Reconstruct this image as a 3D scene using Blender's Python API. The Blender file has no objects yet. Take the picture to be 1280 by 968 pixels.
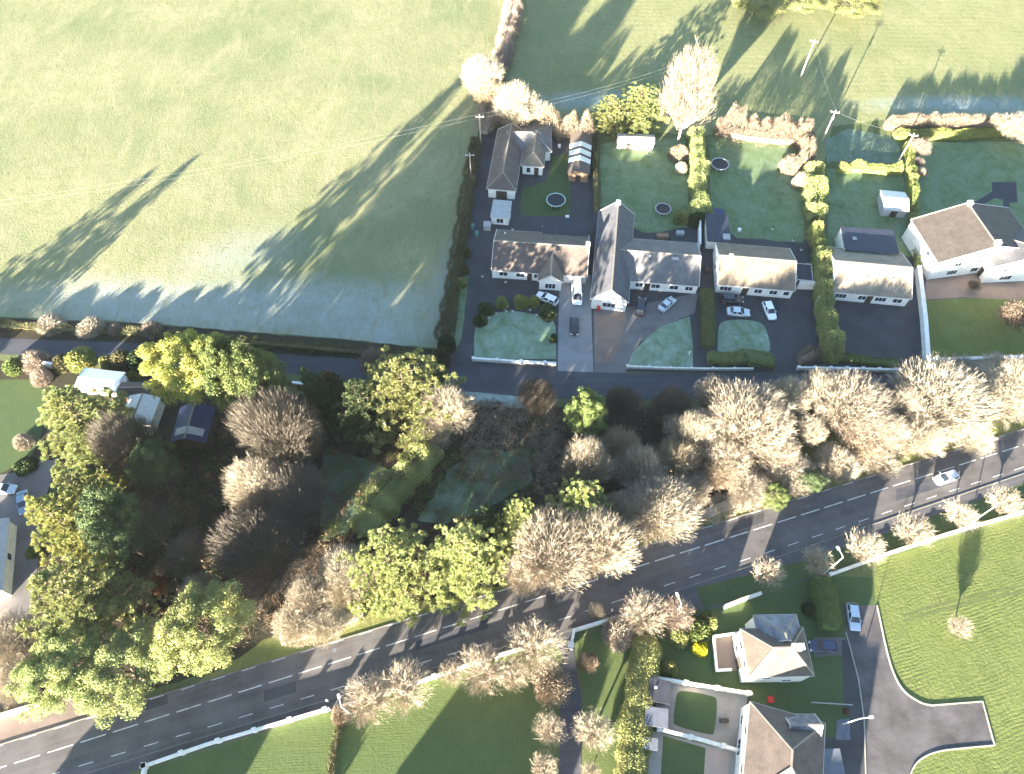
import bpy, bmesh, math, random
import numpy as np
from mathutils import Vector, Matrix
R_ = math.radians
rng = np.random.default_rng(7)
random.seed(7)
scn = bpy.context.scene
COL = scn.collection
# ------------------------------------------------------------------ camera
CAM_H, TILT, FPX = 112.0, R_(32.0), 890.0
cam = bpy.data.cameras.new('camera'); cam_o = bpy.data.objects.new('camera', cam); COL.objects.link(cam_o)
cam.sensor_fit = 'HORIZONTAL'; cam.sensor_width = 36.0; cam.lens = 36.0*FPX/1280.0
cam.clip_start = 1.0; cam.clip_end = 6000.0
cam_o.location = (0, 0, CAM_H); cam_o.rotation_euler = (TILT, 0, 0)
scn.camera = cam_o
# ------------------------------------------------------------------ light
SUN_EL, SUN_AZ = R_(8.5), R_(29.0)     # shadows run 29 degrees right of +Y
w = bpy.data.worlds.new('World'); scn.world = w; w.use_nodes = True
nt = w.node_tree; bg = nt.nodes['Background']
sky = nt.nodes.new('ShaderNodeTexSky'); sky.sky_type = 'NISHITA'; sky.sun_disc = False
sky.sun_elevation = SUN_EL; sky.sun_rotation = math.pi + SUN_AZ
sky.air_density = 1.0; sky.dust_density = 0.4; sky.ozone_density = 1.7
nt.links.new(sky.outputs[0], bg.inputs[0]); bg.inputs[1].default_value = 0.058
sl = bpy.data.lights.new('sun', 'SUN'); sl.energy = 5.0; sl.angle = R_(0.5); sl.color = (1.0, 0.88, 0.70)
so = bpy.data.objects.new('sun', sl); COL.objects.link(so); so.location = (-60, -100, 150)
sd = Vector((math.sin(SUN_AZ)*math.cos(SUN_EL), math.cos(SUN_AZ)*math.cos(SUN_EL), -math.sin(SUN_EL)))
so.rotation_euler = sd.to_track_quat('-Z', 'Y').to_euler()
scn.view_settings.view_transform = 'Standard'; scn.view_settings.look = 'None'
scn.view_settings.gamma = 1.0; scn.view_settings.use_curve_mapping = False
scn.view_settings.exposure = 3.85
scn.render.engine = 'CYCLES'; HAZE = .00004; scn.cycles.volume_bounces = 0
scn.cycles.max_bounces = 5; scn.cycles.diffuse_bounces = 3; scn.cycles.glossy_bounces = 2
scn.cycles.transmission_bounces = 2; scn.cycles.transparent_max_bounces = 4

# ------------------------------------------------------------------ placing helpers
def G(px, py, z=0.0):
    """world x,y of the point at height z that the survey picture shows at px,py"""
    dx, dy = px-640.0, -(py-484.0)
    yy = dy*math.cos(TILT) + FPX*math.sin(TILT)
    zz = dy*math.sin(TILT) - FPX*math.cos(TILT)
    s = (CAM_H - z)/(-zz)
    return (dx*s, yy*s)
def scale_at(py, z=0.0):
    return (FPX*math.cos(TILT) + (py-484.0)*math.sin(TILT))/(CAM_H - z)
def P(pts, z=0.0):
    return [G(a, b, z) for a, b in pts]

# ------------------------------------------------------------------ materials
MATS = {}
def nmat(name):
    m = bpy.data.materials.new(name); m.use_nodes = True
    MATS[name] = m
    return m, m.node_tree, m.node_tree.nodes['Principled BSDF']
def N(t, kind, **kw):
    n = t.nodes.new(kind)
    for k, v in kw.items(): setattr(n, k, v)
    return n
def noise(t, vec, scale, detail=4, rough=.6, dist=0.0):
    n = N(t, 'ShaderNodeTexNoise'); n.inputs['Scale'].default_value = scale
    n.inputs['Detail'].default_value = detail; n.inputs['Roughness'].default_value = rough
    n.inputs['Distortion'].default_value = dist
    t.links.new(vec, n.inputs['Vector']); return n.outputs['Fac']
def ramp(t, fac, lo, hi, c0=(0,0,0,1), c1=(1,1,1,1)):
    r = N(t, 'ShaderNodeValToRGB'); e = r.color_ramp.elements
    e[0].position = lo; e[1].position = hi; e[0].color = c0; e[1].color = c1
    t.links.new(fac, r.inputs[0]); return r.outputs[0]
def mixc(t, fac, a, b, blend='MIX'):
    m = N(t, 'ShaderNodeMix', data_type='RGBA', blend_type=blend)
    for sock, v in ((m.inputs[0], fac), (m.inputs[6], a), (m.inputs[7], b)):
        if isinstance(v, bpy.types.NodeSocket): t.links.new(v, sock)
        elif isinstance(v, (int, float)): sock.default_value = v
        else: sock.default_value = (v[0], v[1], v[2], 1)
    return m.outputs[2]
def mth(t, op, a, b=0.0, c=0.0, clamp=False):
    m = N(t, 'ShaderNodeMath', operation=op); m.use_clamp = clamp
    for i, v in enumerate((a, b, c)):
        if isinstance(v, bpy.types.NodeSocket): t.links.new(v, m.inputs[i])
        else: m.inputs[i].default_value = v
    return m.outputs[0]
def bump(t, b, h, strength, dist):
    n = N(t, 'ShaderNodeBump'); n.inputs['Strength'].default_value = strength
    n.inputs['Distance'].default_value = dist
    t.links.new(h, n.inputs['Height']); t.links.new(n.outputs[0], b.inputs['Normal'])
def plain(name, c, rough=.7, var=.15, sc=1.5, metal=0.0, bmp=0.0, spec=.3):
    m, t, b = nmat(name)
    tc = N(t, 'ShaderNodeTexCoord').outputs['Object']
    f = noise(t, tc, sc, 5, .65)
    f2 = noise(t, tc, sc*9, 3, .6)
    lo = [x*(1-var) for x in c]; hi = [min(1, x*(1+var)) for x in c]
    col = mixc(t, ramp(t, f, .3, .7), lo, hi)
    col = mixc(t, mth(t, 'MULTIPLY', f2, var*.8), col, [x*.6 for x in c])
    t.links.new(col, b.inputs['Base Color'])
    b.inputs['Roughness'].default_value = rough; b.inputs['Metallic'].default_value = metal
    b.inputs['Specular IOR Level'].default_value = spec
    if bmp: bump(t, b, f2, .5, bmp)
    return m
def blob(t, cx, cy, rx, ry, rot, edge=.5):
    """soft elliptical patch in ground coordinates, 1 inside"""
    tc = N(t, 'ShaderNodeNewGeometry').outputs['Position']
    s = N(t, 'ShaderNodeSeparateXYZ'); t.links.new(tc, s.inputs[0])
    x = mth(t, 'SUBTRACT', s.outputs[0], cx); y = mth(t, 'SUBTRACT', s.outputs[1], cy)
    c_, s_ = math.cos(rot), math.sin(rot)
    u = mth(t, 'ADD', mth(t, 'MULTIPLY', x, c_/rx), mth(t, 'MULTIPLY', y, s_/rx))
    v = mth(t, 'ADD', mth(t, 'MULTIPLY', x, -s_/ry), mth(t, 'MULTIPLY', y, c_/ry))
    d = mth(t, 'SQRT', mth(t, 'ADD', mth(t, 'MULTIPLY', u, u), mth(t, 'MULTIPLY', v, v)))
    return d
def grass(name, c1, c2, c3, frost=0.0, blobs=(), rows=None, tuft=1.0, bstr=.8, frost_col=(.50,.58,.60), clump=.9):
    m, t, b = nmat(name)
    tc = N(t, 'ShaderNodeNewGeometry').outputs['Position']
    big = noise(t, tc, .035, 5, .6); mid = noise(t, tc, .28, 6, .68, .6); fine = noise(t, tc, 2.1, 4, .7)
    vf = noise(t, tc, 7.0, 3, .7)
    col = mixc(t, ramp(t, mid, .35, .66), c1, c2)
    col = mixc(t, ramp(t, big, .42, .62), col, c3)
    mp = N(t, 'ShaderNodeMapping'); mp.inputs['Scale'].default_value = (1, .45, 1); mp.inputs['Rotation'].default_value = (0, 0, .35)
    t.links.new(tc, mp.inputs[0])
    st = noise(t, mp.outputs[0], .7, 6, .75, 1.2)
    dark = [x*.55 for x in c1]
    col = mixc(t, mth(t, 'MULTIPLY', ramp(t, st, .50, .72), .62*clump), col, dark)
    col = mixc(t, mth(t, 'MULTIPLY', ramp(t, fine, .45, .8), .5), col, [x*.62 for x in c2])
    sw = noise(t, mp.outputs[0], .09, 5, .7, 2.0)
    col = mixc(t, mth(t, 'MULTIPLY', ramp(t, sw, .48, .68), .45*clump), col, [c2[0]*1.22, c2[1]*1.12, c2[2]*1.25])
    spk = noise(t, tc, 1.1, 2, .5)
    col = mixc(t, mth(t, 'MULTIPLY', ramp(t, spk, .66, .74), .6*clump), col, [x*.45 for x in c1])
    h = mth(t, 'ADD', mth(t, 'MULTIPLY', fine, .6), mth(t, 'MULTIPLY', vf, .35))
    h = mth(t, 'ADD', h, mth(t, 'MULTIPLY', st, .6))
    if rows:
        for (rot, sc, dist, amt) in rows:
            mp2 = N(t, 'ShaderNodeMapping'); mp2.inputs['Rotation'].default_value = (0, 0, rot); t.links.new(tc, mp2.inputs[0])
            wv = N(t, 'ShaderNodeTexWave'); wv.bands_direction = 'Y'; wv.inputs['Scale'].default_value = sc
            wv.inputs['Distortion'].default_value = dist; wv.inputs['Detail'].default_value = 3; wv.inputs['Detail Scale'].default_value = .35
            t.links.new(mp2.outputs[0], wv.inputs[0])
            brk = ramp(t, noise(t, tc, .12, 3), .35, .65)
            wf = mth(t, 'MULTIPLY', wv.outputs['Fac'], brk)
            col = mixc(t, mth(t, 'MULTIPLY', wf, amt), col, [x*.5 for x in c1])
            h = mth(t, 'SUBTRACT', h, mth(t, 'MULTIPLY', wf, amt*1.3))
    fm = None
    for (cx, cy, rx, ry, rot, amt) in blobs:
        d = blob(t, cx, cy, rx, ry, rot)
        d = mth(t, 'ADD', d, mth(t, 'MULTIPLY', mth(t, 'SUBTRACT', mid, .5), .9))
        k = mth(t, 'MULTIPLY', mth(t, 'SUBTRACT', 1.25, d, clamp=True), amt*1.6, clamp=True)
        fm = k if fm is None else mth(t, 'MAXIMUM', fm, k)
    if frost:
        k = mth(t, 'MULTIPLY', ramp(t, mid, .3, .7), frost)
        fm = k if fm is None else mth(t, 'MAXIMUM', fm, k)
    if fm is not None:
        fm = mth(t, 'MULTIPLY', fm, ramp(t, fine, .2, .62, (.55,.55,.55,1)), clamp=True)
        fm = mth(t, 'MULTIPLY', fm, ramp(t, st, .35, .72, (1,1,1,1), (.35,.35,.35,1)), clamp=True)
        col = mixc(t, fm, col, frost_col)
    t.links.new(col, b.inputs['Base Color'])
    b.inputs['Roughness'].default_value = .9; b.inputs['Specular IOR Level'].default_value = .15
    bump(t, b, h, bstr, .16*tuft)
    return m
def asphalt(name, c=(.05,.05,.055), patch=.4, streak=None, frost=0.0):
    m, t, b = nmat(name)
    tc = N(t, 'ShaderNodeNewGeometry').outputs['Position']
    a = noise(t, tc, .25, 5, .65); f = noise(t, tc, 5, 3, .7); g = noise(t, tc, .06, 3)
    col = mixc(t, ramp(t, a, .35, .68), [x*(1-patch*.5) for x in c], [x*(1+patch) for x in c])
    col = mixc(t, mth(t, 'MULTIPLY', ramp(t, g, .4, .65), .4), col, [x*1.4 for x in c])
    if streak:
        mp = N(t, 'ShaderNodeMapping'); mp.inputs['Rotation'].default_value = (0, 0, -streak); t.links.new(tc, mp.inputs[0])
        mp2 = N(t, 'ShaderNodeMapping'); mp2.inputs['Scale'].default_value = (.02, 1, 1); t.links.new(mp.outputs[0], mp2.inputs[0])
        s = noise(t, mp2.outputs[0], 1.1, 4, .6)
        col = mixc(t, mth(t, 'MULTIPLY', ramp(t, s, .45, .7), .5), col, [x*1.75 for x in c])
    if frost:
        col = mixc(t, mth(t, 'MULTIPLY', ramp(t, a, .45, .75), frost), col, (.4, .46, .5))
    col = mixc(t, mth(t, 'MULTIPLY', f, .35), col, [x*.6 for x in c])
    t.links.new(col, b.inputs['Base Color']); b.inputs['Roughness'].default_value = .85
    b.inputs['Specular IOR Level'].default_value = .25
    bump(t, b, f, .4, .015)
    return m
def leafy(name, c, v=.45, c2=None, trans=.0, rough=.65):
    m, t, b = nmat(name)
    g = N(t, 'ShaderNodeNewGeometry')
    tc = N(t, 'ShaderNodeTexCoord').outputs['Object']
    r = g.outputs['Random Per Island']
    lo = [x*(1-v) for x in c]; hi = [min(1, x*(1+v)) for x in c]
    col = mixc(t, r, lo, hi)
    if c2: col = mixc(t, ramp(t, noise(t, tc, .55, 3), .42, .6), col, c2)
    oi = N(t, 'ShaderNodeObjectInfo').outputs['Random']
    hs = N(t, 'ShaderNodeHueSaturation'); t.links.new(col, hs.inputs['Color'])
    t.links.new(mth(t, 'ADD', mth(t, 'MULTIPLY', oi, .4), .8), hs.inputs['Value'])
    t.links.new(mth(t, 'ADD', mth(t, 'MULTIPLY', oi, .02), .49), hs.inputs['Hue'])
    t.links.new(hs.outputs[0], b.inputs['Base Color']); b.inputs['Roughness'].default_value = rough
    b.inputs['Specular IOR Level'].default_value = .2
    if trans:
        tr = N(t, 'ShaderNodeBsdfTranslucent'); t.links.new(hs.outputs[0], tr.inputs[0])
        mx = N(t, 'ShaderNodeMixShader'); mx.inputs[0].default_value = trans
        out = t.nodes['Material Output']
        t.links.new(b.outputs[0], mx.inputs[1]); t.links.new(tr.outputs[0], mx.inputs[2]); t.links.new(mx.outputs[0], out.inputs[0])
    return m
def rooftile(name, c, lich=.25, frost=0.0):
    m, t, b = nmat(name)
    geo = N(t, 'ShaderNodeNewGeometry').outputs['Position']
    s = N(t, 'ShaderNodeSeparateXYZ'); t.links.new(geo, s.inputs[0])
    zz = mth(t, 'MULTIPLY', s.outputs[2], 2*math.pi/.135)
    sn = mth(t, 'ADD', mth(t, 'MULTIPLY', mth(t, 'SINE', zz), .5), .5)
    a = noise(t, geo, .55, 6, .7); f = noise(t, geo, 4, 4, .7)
    col = mixc(t, ramp(t, a, .35, .65), [x*.72 for x in c], [x*1.22 for x in c])
    col = mixc(t, mth(t, 'MULTIPLY', ramp(t, f, .5, .75), lich), col, [min(1, x*1.5+.05) for x in c])
    mps = N(t, 'ShaderNodeMapping'); mps.inputs['Scale'].default_value = (1, 1, .12); t.links.new(geo, mps.inputs[0])
    stn = noise(t, mps.outputs[0], 1.3, 5, .7)
    col = mixc(t, mth(t, 'MULTIPLY', ramp(t, stn, .5, .72), .55), col, [x*.5 for x in c])
    if frost: col = mixc(t, mth(t, 'MULTIPLY', ramp(t, a, .4, .6), frost), col, (.45, .52, .58))
    col = mixc(t, mth(t, 'MULTIPLY', ramp(t, sn, .72, .98), .5), col, [x*.45 for x in c])
    t.links.new(col, b.inputs['Base Color']); b.inputs['Roughness'].default_value = .8
    bump(t, b, sn, .4, .02)
    return m

M = MATS
# frost patches in field coordinates
fa = G(330, 385); fb = G(160, 380); fc = G(490, 400); fd = G(560, 330); fe = G(300, 320); ff = G(40, 375)
grass('field_grass', (.188,.200,.098), (.255,.245,.14), (.15,.175,.085),
      blobs=[(fa[0], fa[1], 42, 8, .0, .80), (fe[0], fe[1], 15, 8, .3, .35), (fb[0], fb[1], 22, 7, -.05, .7),
             (fc[0]-6, fc[1]-3, 19, 7, 0, .7), (fd[0]+1, fd[1]-4, 4, 26, -.24, .48), (ff[0], ff[1], 16, 5, 0, .30)],
      frost_col=(.29,.32,.315), bstr=1.0, tuft=1.2)
g1 = G(1215, 132); g2 = G(740, 125)
grass('meadow_grass', (.185,.20,.092), (.225,.225,.115), (.165,.185,.082), blobs=[(g1[0], g1[1], 26, 4, 0, .55), (g2[0], g2[1], 16, 4, .1, .45)],
      frost_col=(.26,.33,.37), rows=[(.05, .16, 6, .10)], bstr=.8, tuft=1.0)
grass('crop_grass', (.094,.122,.036), (.132,.153,.052), (.104,.132,.04), rows=[(-.28, .62, 9.0, .09), (-.55, .23, 11.0, .09)], tuft=1.4, bstr=1.0, clump=.7)
grass('lawn_grass', (.055,.085,.034), (.072,.10,.04), (.05,.08,.032), tuft=.5, bstr=.5, clump=.5)
grass('striped_lawn_grass', (.070,.098,.034), (.092,.118,.042), (.072,.104,.036), rows=[(-.05, .85, 1.6, .08)], tuft=.7, bstr=.7, clump=.4)
grass('frosty_lawn_grass', (.10,.15,.065), (.14,.19,.09), (.10,.16,.08), frost=.62, tuft=.5, bstr=.4, frost_col=(.40,.50,.48), clump=.4)
grass('garden_grass', (.085,.13,.05), (.115,.165,.068), (.095,.15,.06), frost=.2, tuft=.5, bstr=.5, clump=.6)
grass('rough_grass', (.09,.115,.05), (.13,.14,.065), (.07,.10,.04), tuft=1.6, bstr=1.0)
grass('frosty_rough_grass', (.09,.13,.075), (.14,.19,.12), (.09,.13,.075), frost=.45, tuft=1.8, bstr=1.0, frost_col=(.28,.36,.35))
grass('verge_grass', (.14,.16,.045), (.20,.19,.075), (.12,.15,.05), tuft=1.2, bstr=.9)
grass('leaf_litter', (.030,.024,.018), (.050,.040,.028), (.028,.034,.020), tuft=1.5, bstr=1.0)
grass('frost_verge', (.12,.17,.12), (.2,.25,.2), (.14,.2,.15), frost=.7, tuft=.5, bstr=.5)
road_dir = math.atan2(G(1000, 644.5)[1]-G(200, 896.9)[1], G(1000, 644.5)[0]-G(200, 896.9)[0])
asphalt('road_asphalt', (.088,.082,.082), .5, streak=road_dir)
asphalt('lane_asphalt', (.052,.054,.064), .3, streak=.02)
asphalt('drive_asphalt', (.050,.051,.056), .4)
asphalt('pave_asphalt', (.075,.073,.078), .35, streak=road_dir)
asphalt('culdesac_asphalt', (.072,.067,.07), .8)
asphalt('concrete_drive', (.20,.20,.205), .25)
asphalt('gravel_drive', (.13,.12,.12), .35)
asphalt('brown_paving', (.17,.13,.11), .3)
asphalt('pink_patio', (.34,.26,.22), .2)
asphalt('pale_patio', (.26,.235,.21), .35)
plain('kerb_stone', (.32,.31,.27), .85, .2, 2)
plain('road_paint', (.50,.50,.49), .75, .45, 1.6)
plain('white_render', (.72,.70,.66), .85, .14, 1.1)
plain('cream_render', (.66,.60,.50), .85, .1, .8)
plain('old_white_wall', (.66,.64,.58), .9, .25, 1.2, bmp=.02)
plain('stone_wall', (.38,.36,.32), .95, .35, 3, bmp=.05)
plain('white_plastic', (.78,.78,.78), .35, .03)
plain('glass_dark', (.03,.04,.055), .12, .1, spec=.6)
plain('car_glass', (.02,.025,.035), .1, .1, spec=.7)
plain('tyre_rubber', (.02,.02,.02), .8, .1)
plain('rim_metal', (.45,.45,.47), .4, .05, metal=.6)
plain('lamp_glass', (.7,.7,.68), .25, .02)
plain('tail_red', (.35,.02,.02), .3, .02)
plain('track_grass', (.085,.10,.035), .9, .3, 1.2); leafy('twig_beige', (.235,.195,.15), .35)
plain('ridge_tile', (.22,.195,.165), .85, .2, 2); plain('fascia_paint', (.42,.41,.40), .6, .1)
plain('kerb_dull', (.17,.165,.15), .85, .25, 2)
for n, c in (('white', (.80,.80,.80)), ('silver', (.48,.52,.56)), ('black', (.018,.02,.028)), ('navy', (.03,.04,.09)), ('blue_grey', (.20,.27,.36)), ('pale_blue', (.40,.47,.56))):
    m = plain('car_paint_'+n, c, .28, .03, spec=.6)
    m.node_tree.nodes['Principled BSDF'].inputs['Coat Weight'].default_value = .5
rooftile('roof_brown', (.095,.074,.064)); rooftile('roof_villa', (.088,.072,.058), .3); rooftile('roof_tan', (.155,.125,.092), .3); rooftile('roof_grey', (.12,.118,.122), .4)
rooftile('roof_slate', (.07,.072,.085), .25); rooftile('roof_pale', (.20,.17,.13), .3)
rooftile('roof_frost', (.10,.105,.13), .3, .25); rooftile('roof_redbrown', (.066,.054,.046), .25)
plain('felt_dark', (.035,.037,.05), .8, .3, 1); plain('felt_grey', (.11,.12,.15), .8, .2, 1)
plain('felt_blue', (.028,.034,.055), .55, .25, 1); plain('blue_sheet', (.025,.034,.085), .5, .2, 1)
plain('flat_pale', (.34,.34,.34), .8, .15, .8); plain('rooflight_sheet', (.60,.62,.56), .5, .1, 1)
plain('galvanised', (.48,.49,.50), .5, .15, 2, metal=.3); plain('wood_pole', (.42,.36,.28), .85, .2, 3)
plain('lamp_metal', (.70,.71,.70), .5, .05); plain('wire_metal', (.35,.36,.36), .6, .05)
plain('brick_red', (.22,.08,.055), .9, .25, 4); plain('chimney_render', (.70,.66,.58), .9, .1)
plain('timber', (.25,.16,.10), .85, .3, 3); plain('dark_timber', (.06,.045,.035), .9, .3, 3)
plain('trampoline_mat', (.012,.02,.03), .6, .2); plain('trampoline_pad', (.30,.44,.42), .5, .1); plain('trampoline_pad_grey', (.30,.33,.38), .5, .1)
plain('red_plastic', (.45,.03,.03), .45, .1); plain('green_plastic', (.08,.22,.20), .5, .1); plain('tarp', (.13,.14,.14), .8, .5, 3, bmp=.05)
plain('bark', (.13,.10,.075), .95, .35, 4, bmp=.03); plain('pale_bark', (.27,.225,.175), .95, .3, 4, bmp=.03)
leafy('leaf_olive', (.20,.24,.095), .35, (.26,.275,.11), trans=.3); leafy('leaf_gold', (.29,.29,.095), .35, (.20,.24,.08), trans=.3)
leafy('leaf_green', (.11,.155,.055), .45, (.16,.20,.065), trans=.25); leafy('leaf_dark', (.05,.08,.035), .45, (.07,.10,.04))
leafy('leaf_lime', (.29,.30,.12), .35, (.22,.255,.095), trans=.3); leafy('leaf_ivy', (.10,.125,.045), .5, (.15,.14,.06))
leafy('leaf_yellow', (.42,.38,.02), .25); leafy('leaf_rust', (.16,.075,.03), .4)
leafy('twig_tan', (.34,.298,.232), .4); leafy('twig_grey', (.12,.105,.085), .4); leafy('twig_pale', (.34,.29,.225), .35)
leafy('twig_rosy', (.25,.20,.165), .35); leafy('twig_brown', (.29,.235,.17), .4); leafy('scrub_mix', (.10,.095,.045), .6)
leafy('dead_bracken', (.11,.075,.05), .5); leafy('leaf_brown', (.215,.17,.125), .35)
leafy('twig_olive', (.14,.13,.075), .4)

# ------------------------------------------------------------------ object helpers
def link(o): COL.objects.link(o); return o
def tag(o, label=None, cat=None, group=None, kind=None):
    if label: o['label'] = label
    if cat: o['category'] = cat
    if group: o['group'] = group
    if kind: o['kind'] = kind
    return o
def empty(name, loc, label=None, cat=None, group=None, rz=0.0):
    o = bpy.data.objects.new(name, None); o.location = loc; o.rotation_euler = (0, 0, rz); o.empty_display_size = .5
    link(o); return tag(o, label, cat, group)
def mesh_obj(name, me, parent=None, loc=None):
    o = bpy.data.objects.new(name, me); link(o)
    if parent is not None: o.parent = parent
    if loc is not None: o.location = loc
    return o
def quad_mesh(name, V, mat):
    """V: (n,4,3)"""
    V = np.ascontiguousarray(V, dtype=np.float32); n = V.shape[0]
    me = bpy.data.meshes.new(name)
    me.vertices.add(n*4); me.vertices.foreach_set('co', V.reshape(-1))
    me.loops.add(n*4); me.loops.foreach_set('vertex_index', np.arange(n*4, dtype=np.int32))
    me.polygons.add(n); me.polygons.foreach_set('loop_start', np.arange(0, n*4, 4, dtype=np.int32))
    try: me.polygons.foreach_set('loop_total', np.full(n, 4, dtype=np.int32))
    except Exception: pass
    me.materials.append(M[mat]); me.update(calc_edges=True); me.validate()
    return me
class MB:
    """collects shapes of one part"""
    def __init__(s): s.v = []; s.f = []; s.m = []
    def face(s, pts, mi=0):
        k = len(s.v); s.v += [tuple(p) for p in pts]; s.f.append(list(range(k, k+len(pts)))); s.m.append(mi)
    def prism(s, poly, z0, z1, mi=0):
        """poly: xy list counter-clockwise"""
        if sum(poly[i][0]*poly[(i+1)%len(poly)][1]-poly[(i+1)%len(poly)][0]*poly[i][1] for i in range(len(poly))) < 0: poly = poly[::-1]
        n = len(poly); k = len(s.v)
        s.v += [(p[0], p[1], z0) for p in poly] + [(p[0], p[1], z1) for p in poly]
        s.f.append([k+i for i in range(n)][::-1]); s.f.append([k+n+i for i in range(n)])
        for i in range(n): j = (i+1) % n; s.f.append([k+i, k+j, k+n+j, k+n+i])
        s.m += [mi]*(n+2)
    def box(s, c, sz, rz=0.0, mi=0):
        x, y = sz[0]/2, sz[1]/2; cs, sn = math.cos(rz), math.sin(rz)
        s.prism([(c[0]+a*cs-b*sn, c[1]+a*sn+b*cs) for a, b in ((-x,-y),(x,-y),(x,y),(-x,y))], c[2]-sz[2]/2, c[2]+sz[2]/2, mi)
    def bar(s, a, b, wd, th=None, mi=0):
        """box between two points"""
        th = th or wd; a = Vector(a); b = Vector(b); d = (b-a).normalized()
        up = Vector((0,0,1)) if abs(d.z) < .95 else Vector((1,0,0))
        u = d.cross(up).normalized()*wd/2; v = u.cross(d).normalized()*th/2
        k = len(s.v)
        for q in (a, b):
            for (i, j) in ((-1,-1),(1,-1),(1,1),(-1,1)): s.v.append(tuple(q+u*i+v*j))
        s.f += [[k,k+1,k+2,k+3][::-1], [k+4,k+5,k+6,k+7], [k,k+1,k+5,k+4], [k+1,k+2,k+6,k+5], [k+2,k+3,k+7,k+6], [k+3,k,k+4,k+7]]
        s.m += [mi]*6
    def tube(s, pts, rad, n=8, mi=0):
        k0 = len(s.v); pts = [Vector(p) for p in pts]
        for i, p in enumerate(pts):
            d = (pts[min(i+1, len(pts)-1)]-pts[max(i-1, 0)]).normalized()
            up = Vector((0,0,1)) if abs(d.z) < .9 else Vector((1,0,0))
            u = d.cross(up).normalized(); v = u.cross(d).normalized()
            r = rad[i] if isinstance(rad, (list, tuple)) else rad
            for j in range(n): a = 2*math.pi*j/n; s.v.append(tuple(p+(u*math.cos(a)+v*math.sin(a))*r))
        for i in range(len(pts)-1):
            for j in range(n):
                a = k0+i*n+j; b = k0+i*n+(j+1) % n
                s.f.append([a, b, b+n, a+n]); s.m.append(mi)
        s.f.append([k0+j for j in range(n)][::-1]); s.f.append([k0+(len(pts)-1)*n+j for j in range(n)]); s.m += [mi]*2
    def ring(s, c, r, tr, n=40, k=6, mi=0, sy=1.0):
        k0 = len(s.v)
        for i in range(n):
            a = 2*math.pi*i/n
            for j in range(k):
                b = 2*math.pi*j/k
                s.v.append((c[0]+(r+tr*math.cos(b))*math.cos(a), c[1]+(r+tr*math.cos(b))*math.sin(a)*sy, c[2]+tr*math.sin(b)))
        for i in range(n):
            for j in range(k):
                s.f.append([k0+i*k+j, k0+((i+1)%n)*k+j, k0+((i+1)%n)*k+(j+1)%k, k0+i*k+(j+1)%k]); s.m.append(mi)
    def disc(s, c, r, th=.02, n=32, mi=0):
        s.prism([(c[0]+r*math.cos(2*math.pi*i/n), c[1]+r*math.sin(2*math.pi*i/n)) for i in range(n)], c[2]-th/2, c[2]+th/2, mi)
    def build(s, name, mat, parent=None, origin=None, bevel=0.0, smooth=False):
        me = bpy.data.meshes.new(name)
        v = s.v if origin is None else [(a-origin[0], b-origin[1], c-origin[2]) for a, b, c in s.v]
        me.from_pydata(v, [], s.f)
        for mm in (mat if isinstance(mat, (list, tuple)) else [mat]): me.materials.append(M[mm])
        me.polygons.foreach_set('material_index', s.m); me.update()
        bm = bmesh.new(); bm.from_mesh(me); bmesh.ops.recalc_face_normals(bm, faces=bm.faces)
        if bevel: 
            bmesh.ops.remove_doubles(bm, verts=bm.verts, dist=1e-4)
            bmesh.ops.bevel(bm, geom=[e for e in bm.edges if len(e.link_faces) == 2 and e.calc_face_angle(0) > .5], offset=bevel, segments=2, affect='EDGES', profile=.7)
        bm.to_mesh(me); bm.free()
        if smooth: me.polygons.foreach_set('use_smooth', [True]*len(me.polygons))
        o = mesh_obj(name, me, parent)
        if parent is None and origin is not None: o.location = origin
        return o
LAYER = [0]
def sheet(name, px, mat, z, world=False, kind='structure'):
    pts = px if world else P(px)
    mb = MB(); mb.face([(a, b, z) for a, b in pts])
    o = mb.build(name, mat)
    # make sure it faces up
    me = o.data
    if me.polygons[0].normal.z < 0: me.flip_normals()
    return tag(o, kind=kind)
def smooth_px(pts, n=6):
    """Catmull-Rom through px points, open"""
    out = []
    q = [pts[0]]+list(pts)+[pts[-1]]
    for i in range(1, len(q)-2):
        for k in range(n):
            t = k/n
            out.append(tuple(.5*((2*q[i][d])+(-q[i-1][d]+q[i+1][d])*t+(2*q[i-1][d]-5*q[i][d]+4*q[i+1][d]-q[i+2][d])*t*t+(-q[i-1][d]+3*q[i][d]-3*q[i+1][d]+q[i+2][d])*t**3) for d in (0, 1)))
    out.append(tuple(pts[-1])); return out
def rough_px(pts, amp=2.0, step=10, seed=1, closed=True):
    r = random.Random(seed); out = []
    n = len(pts)
    for i in range(n if closed else n-1):
        a, b = pts[i], pts[(i+1) % n]; L = math.hypot(b[0]-a[0], b[1]-a[1]); k = max(1, int(L/step))
        for j in range(k):
            t = j/k; out.append((a[0]+(b[0]-a[0])*t+r.uniform(-amp, amp), a[1]+(b[1]-a[1])*t+r.uniform(-amp, amp)))
    return out

# ------------------------------------------------------------------ thin haze volume, added to lift far shadows
hz = MB(); hz.prism([(-1600,-1000),(1600,-1000),(1600,2300),(-1600,2300)], -1.0, 118.0)
m = bpy.data.materials.new('haze_air'); m.use_nodes = True; t = m.node_tree; t.nodes.remove(t.nodes['Principled BSDF'])
pv = t.nodes.new('ShaderNodeVolumePrincipled'); pv.inputs['Density'].default_value = HAZE; pv.inputs['Color'].default_value = (.86, .92, 1, 1); pv.inputs['Anisotropy'].default_value = .2
t.links.new(pv.outputs[0], t.nodes['Material Output'].inputs['Volume']); MATS['haze_air'] = m
tag(hz.build('haze', 'haze_air'), kind='stuff')
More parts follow.
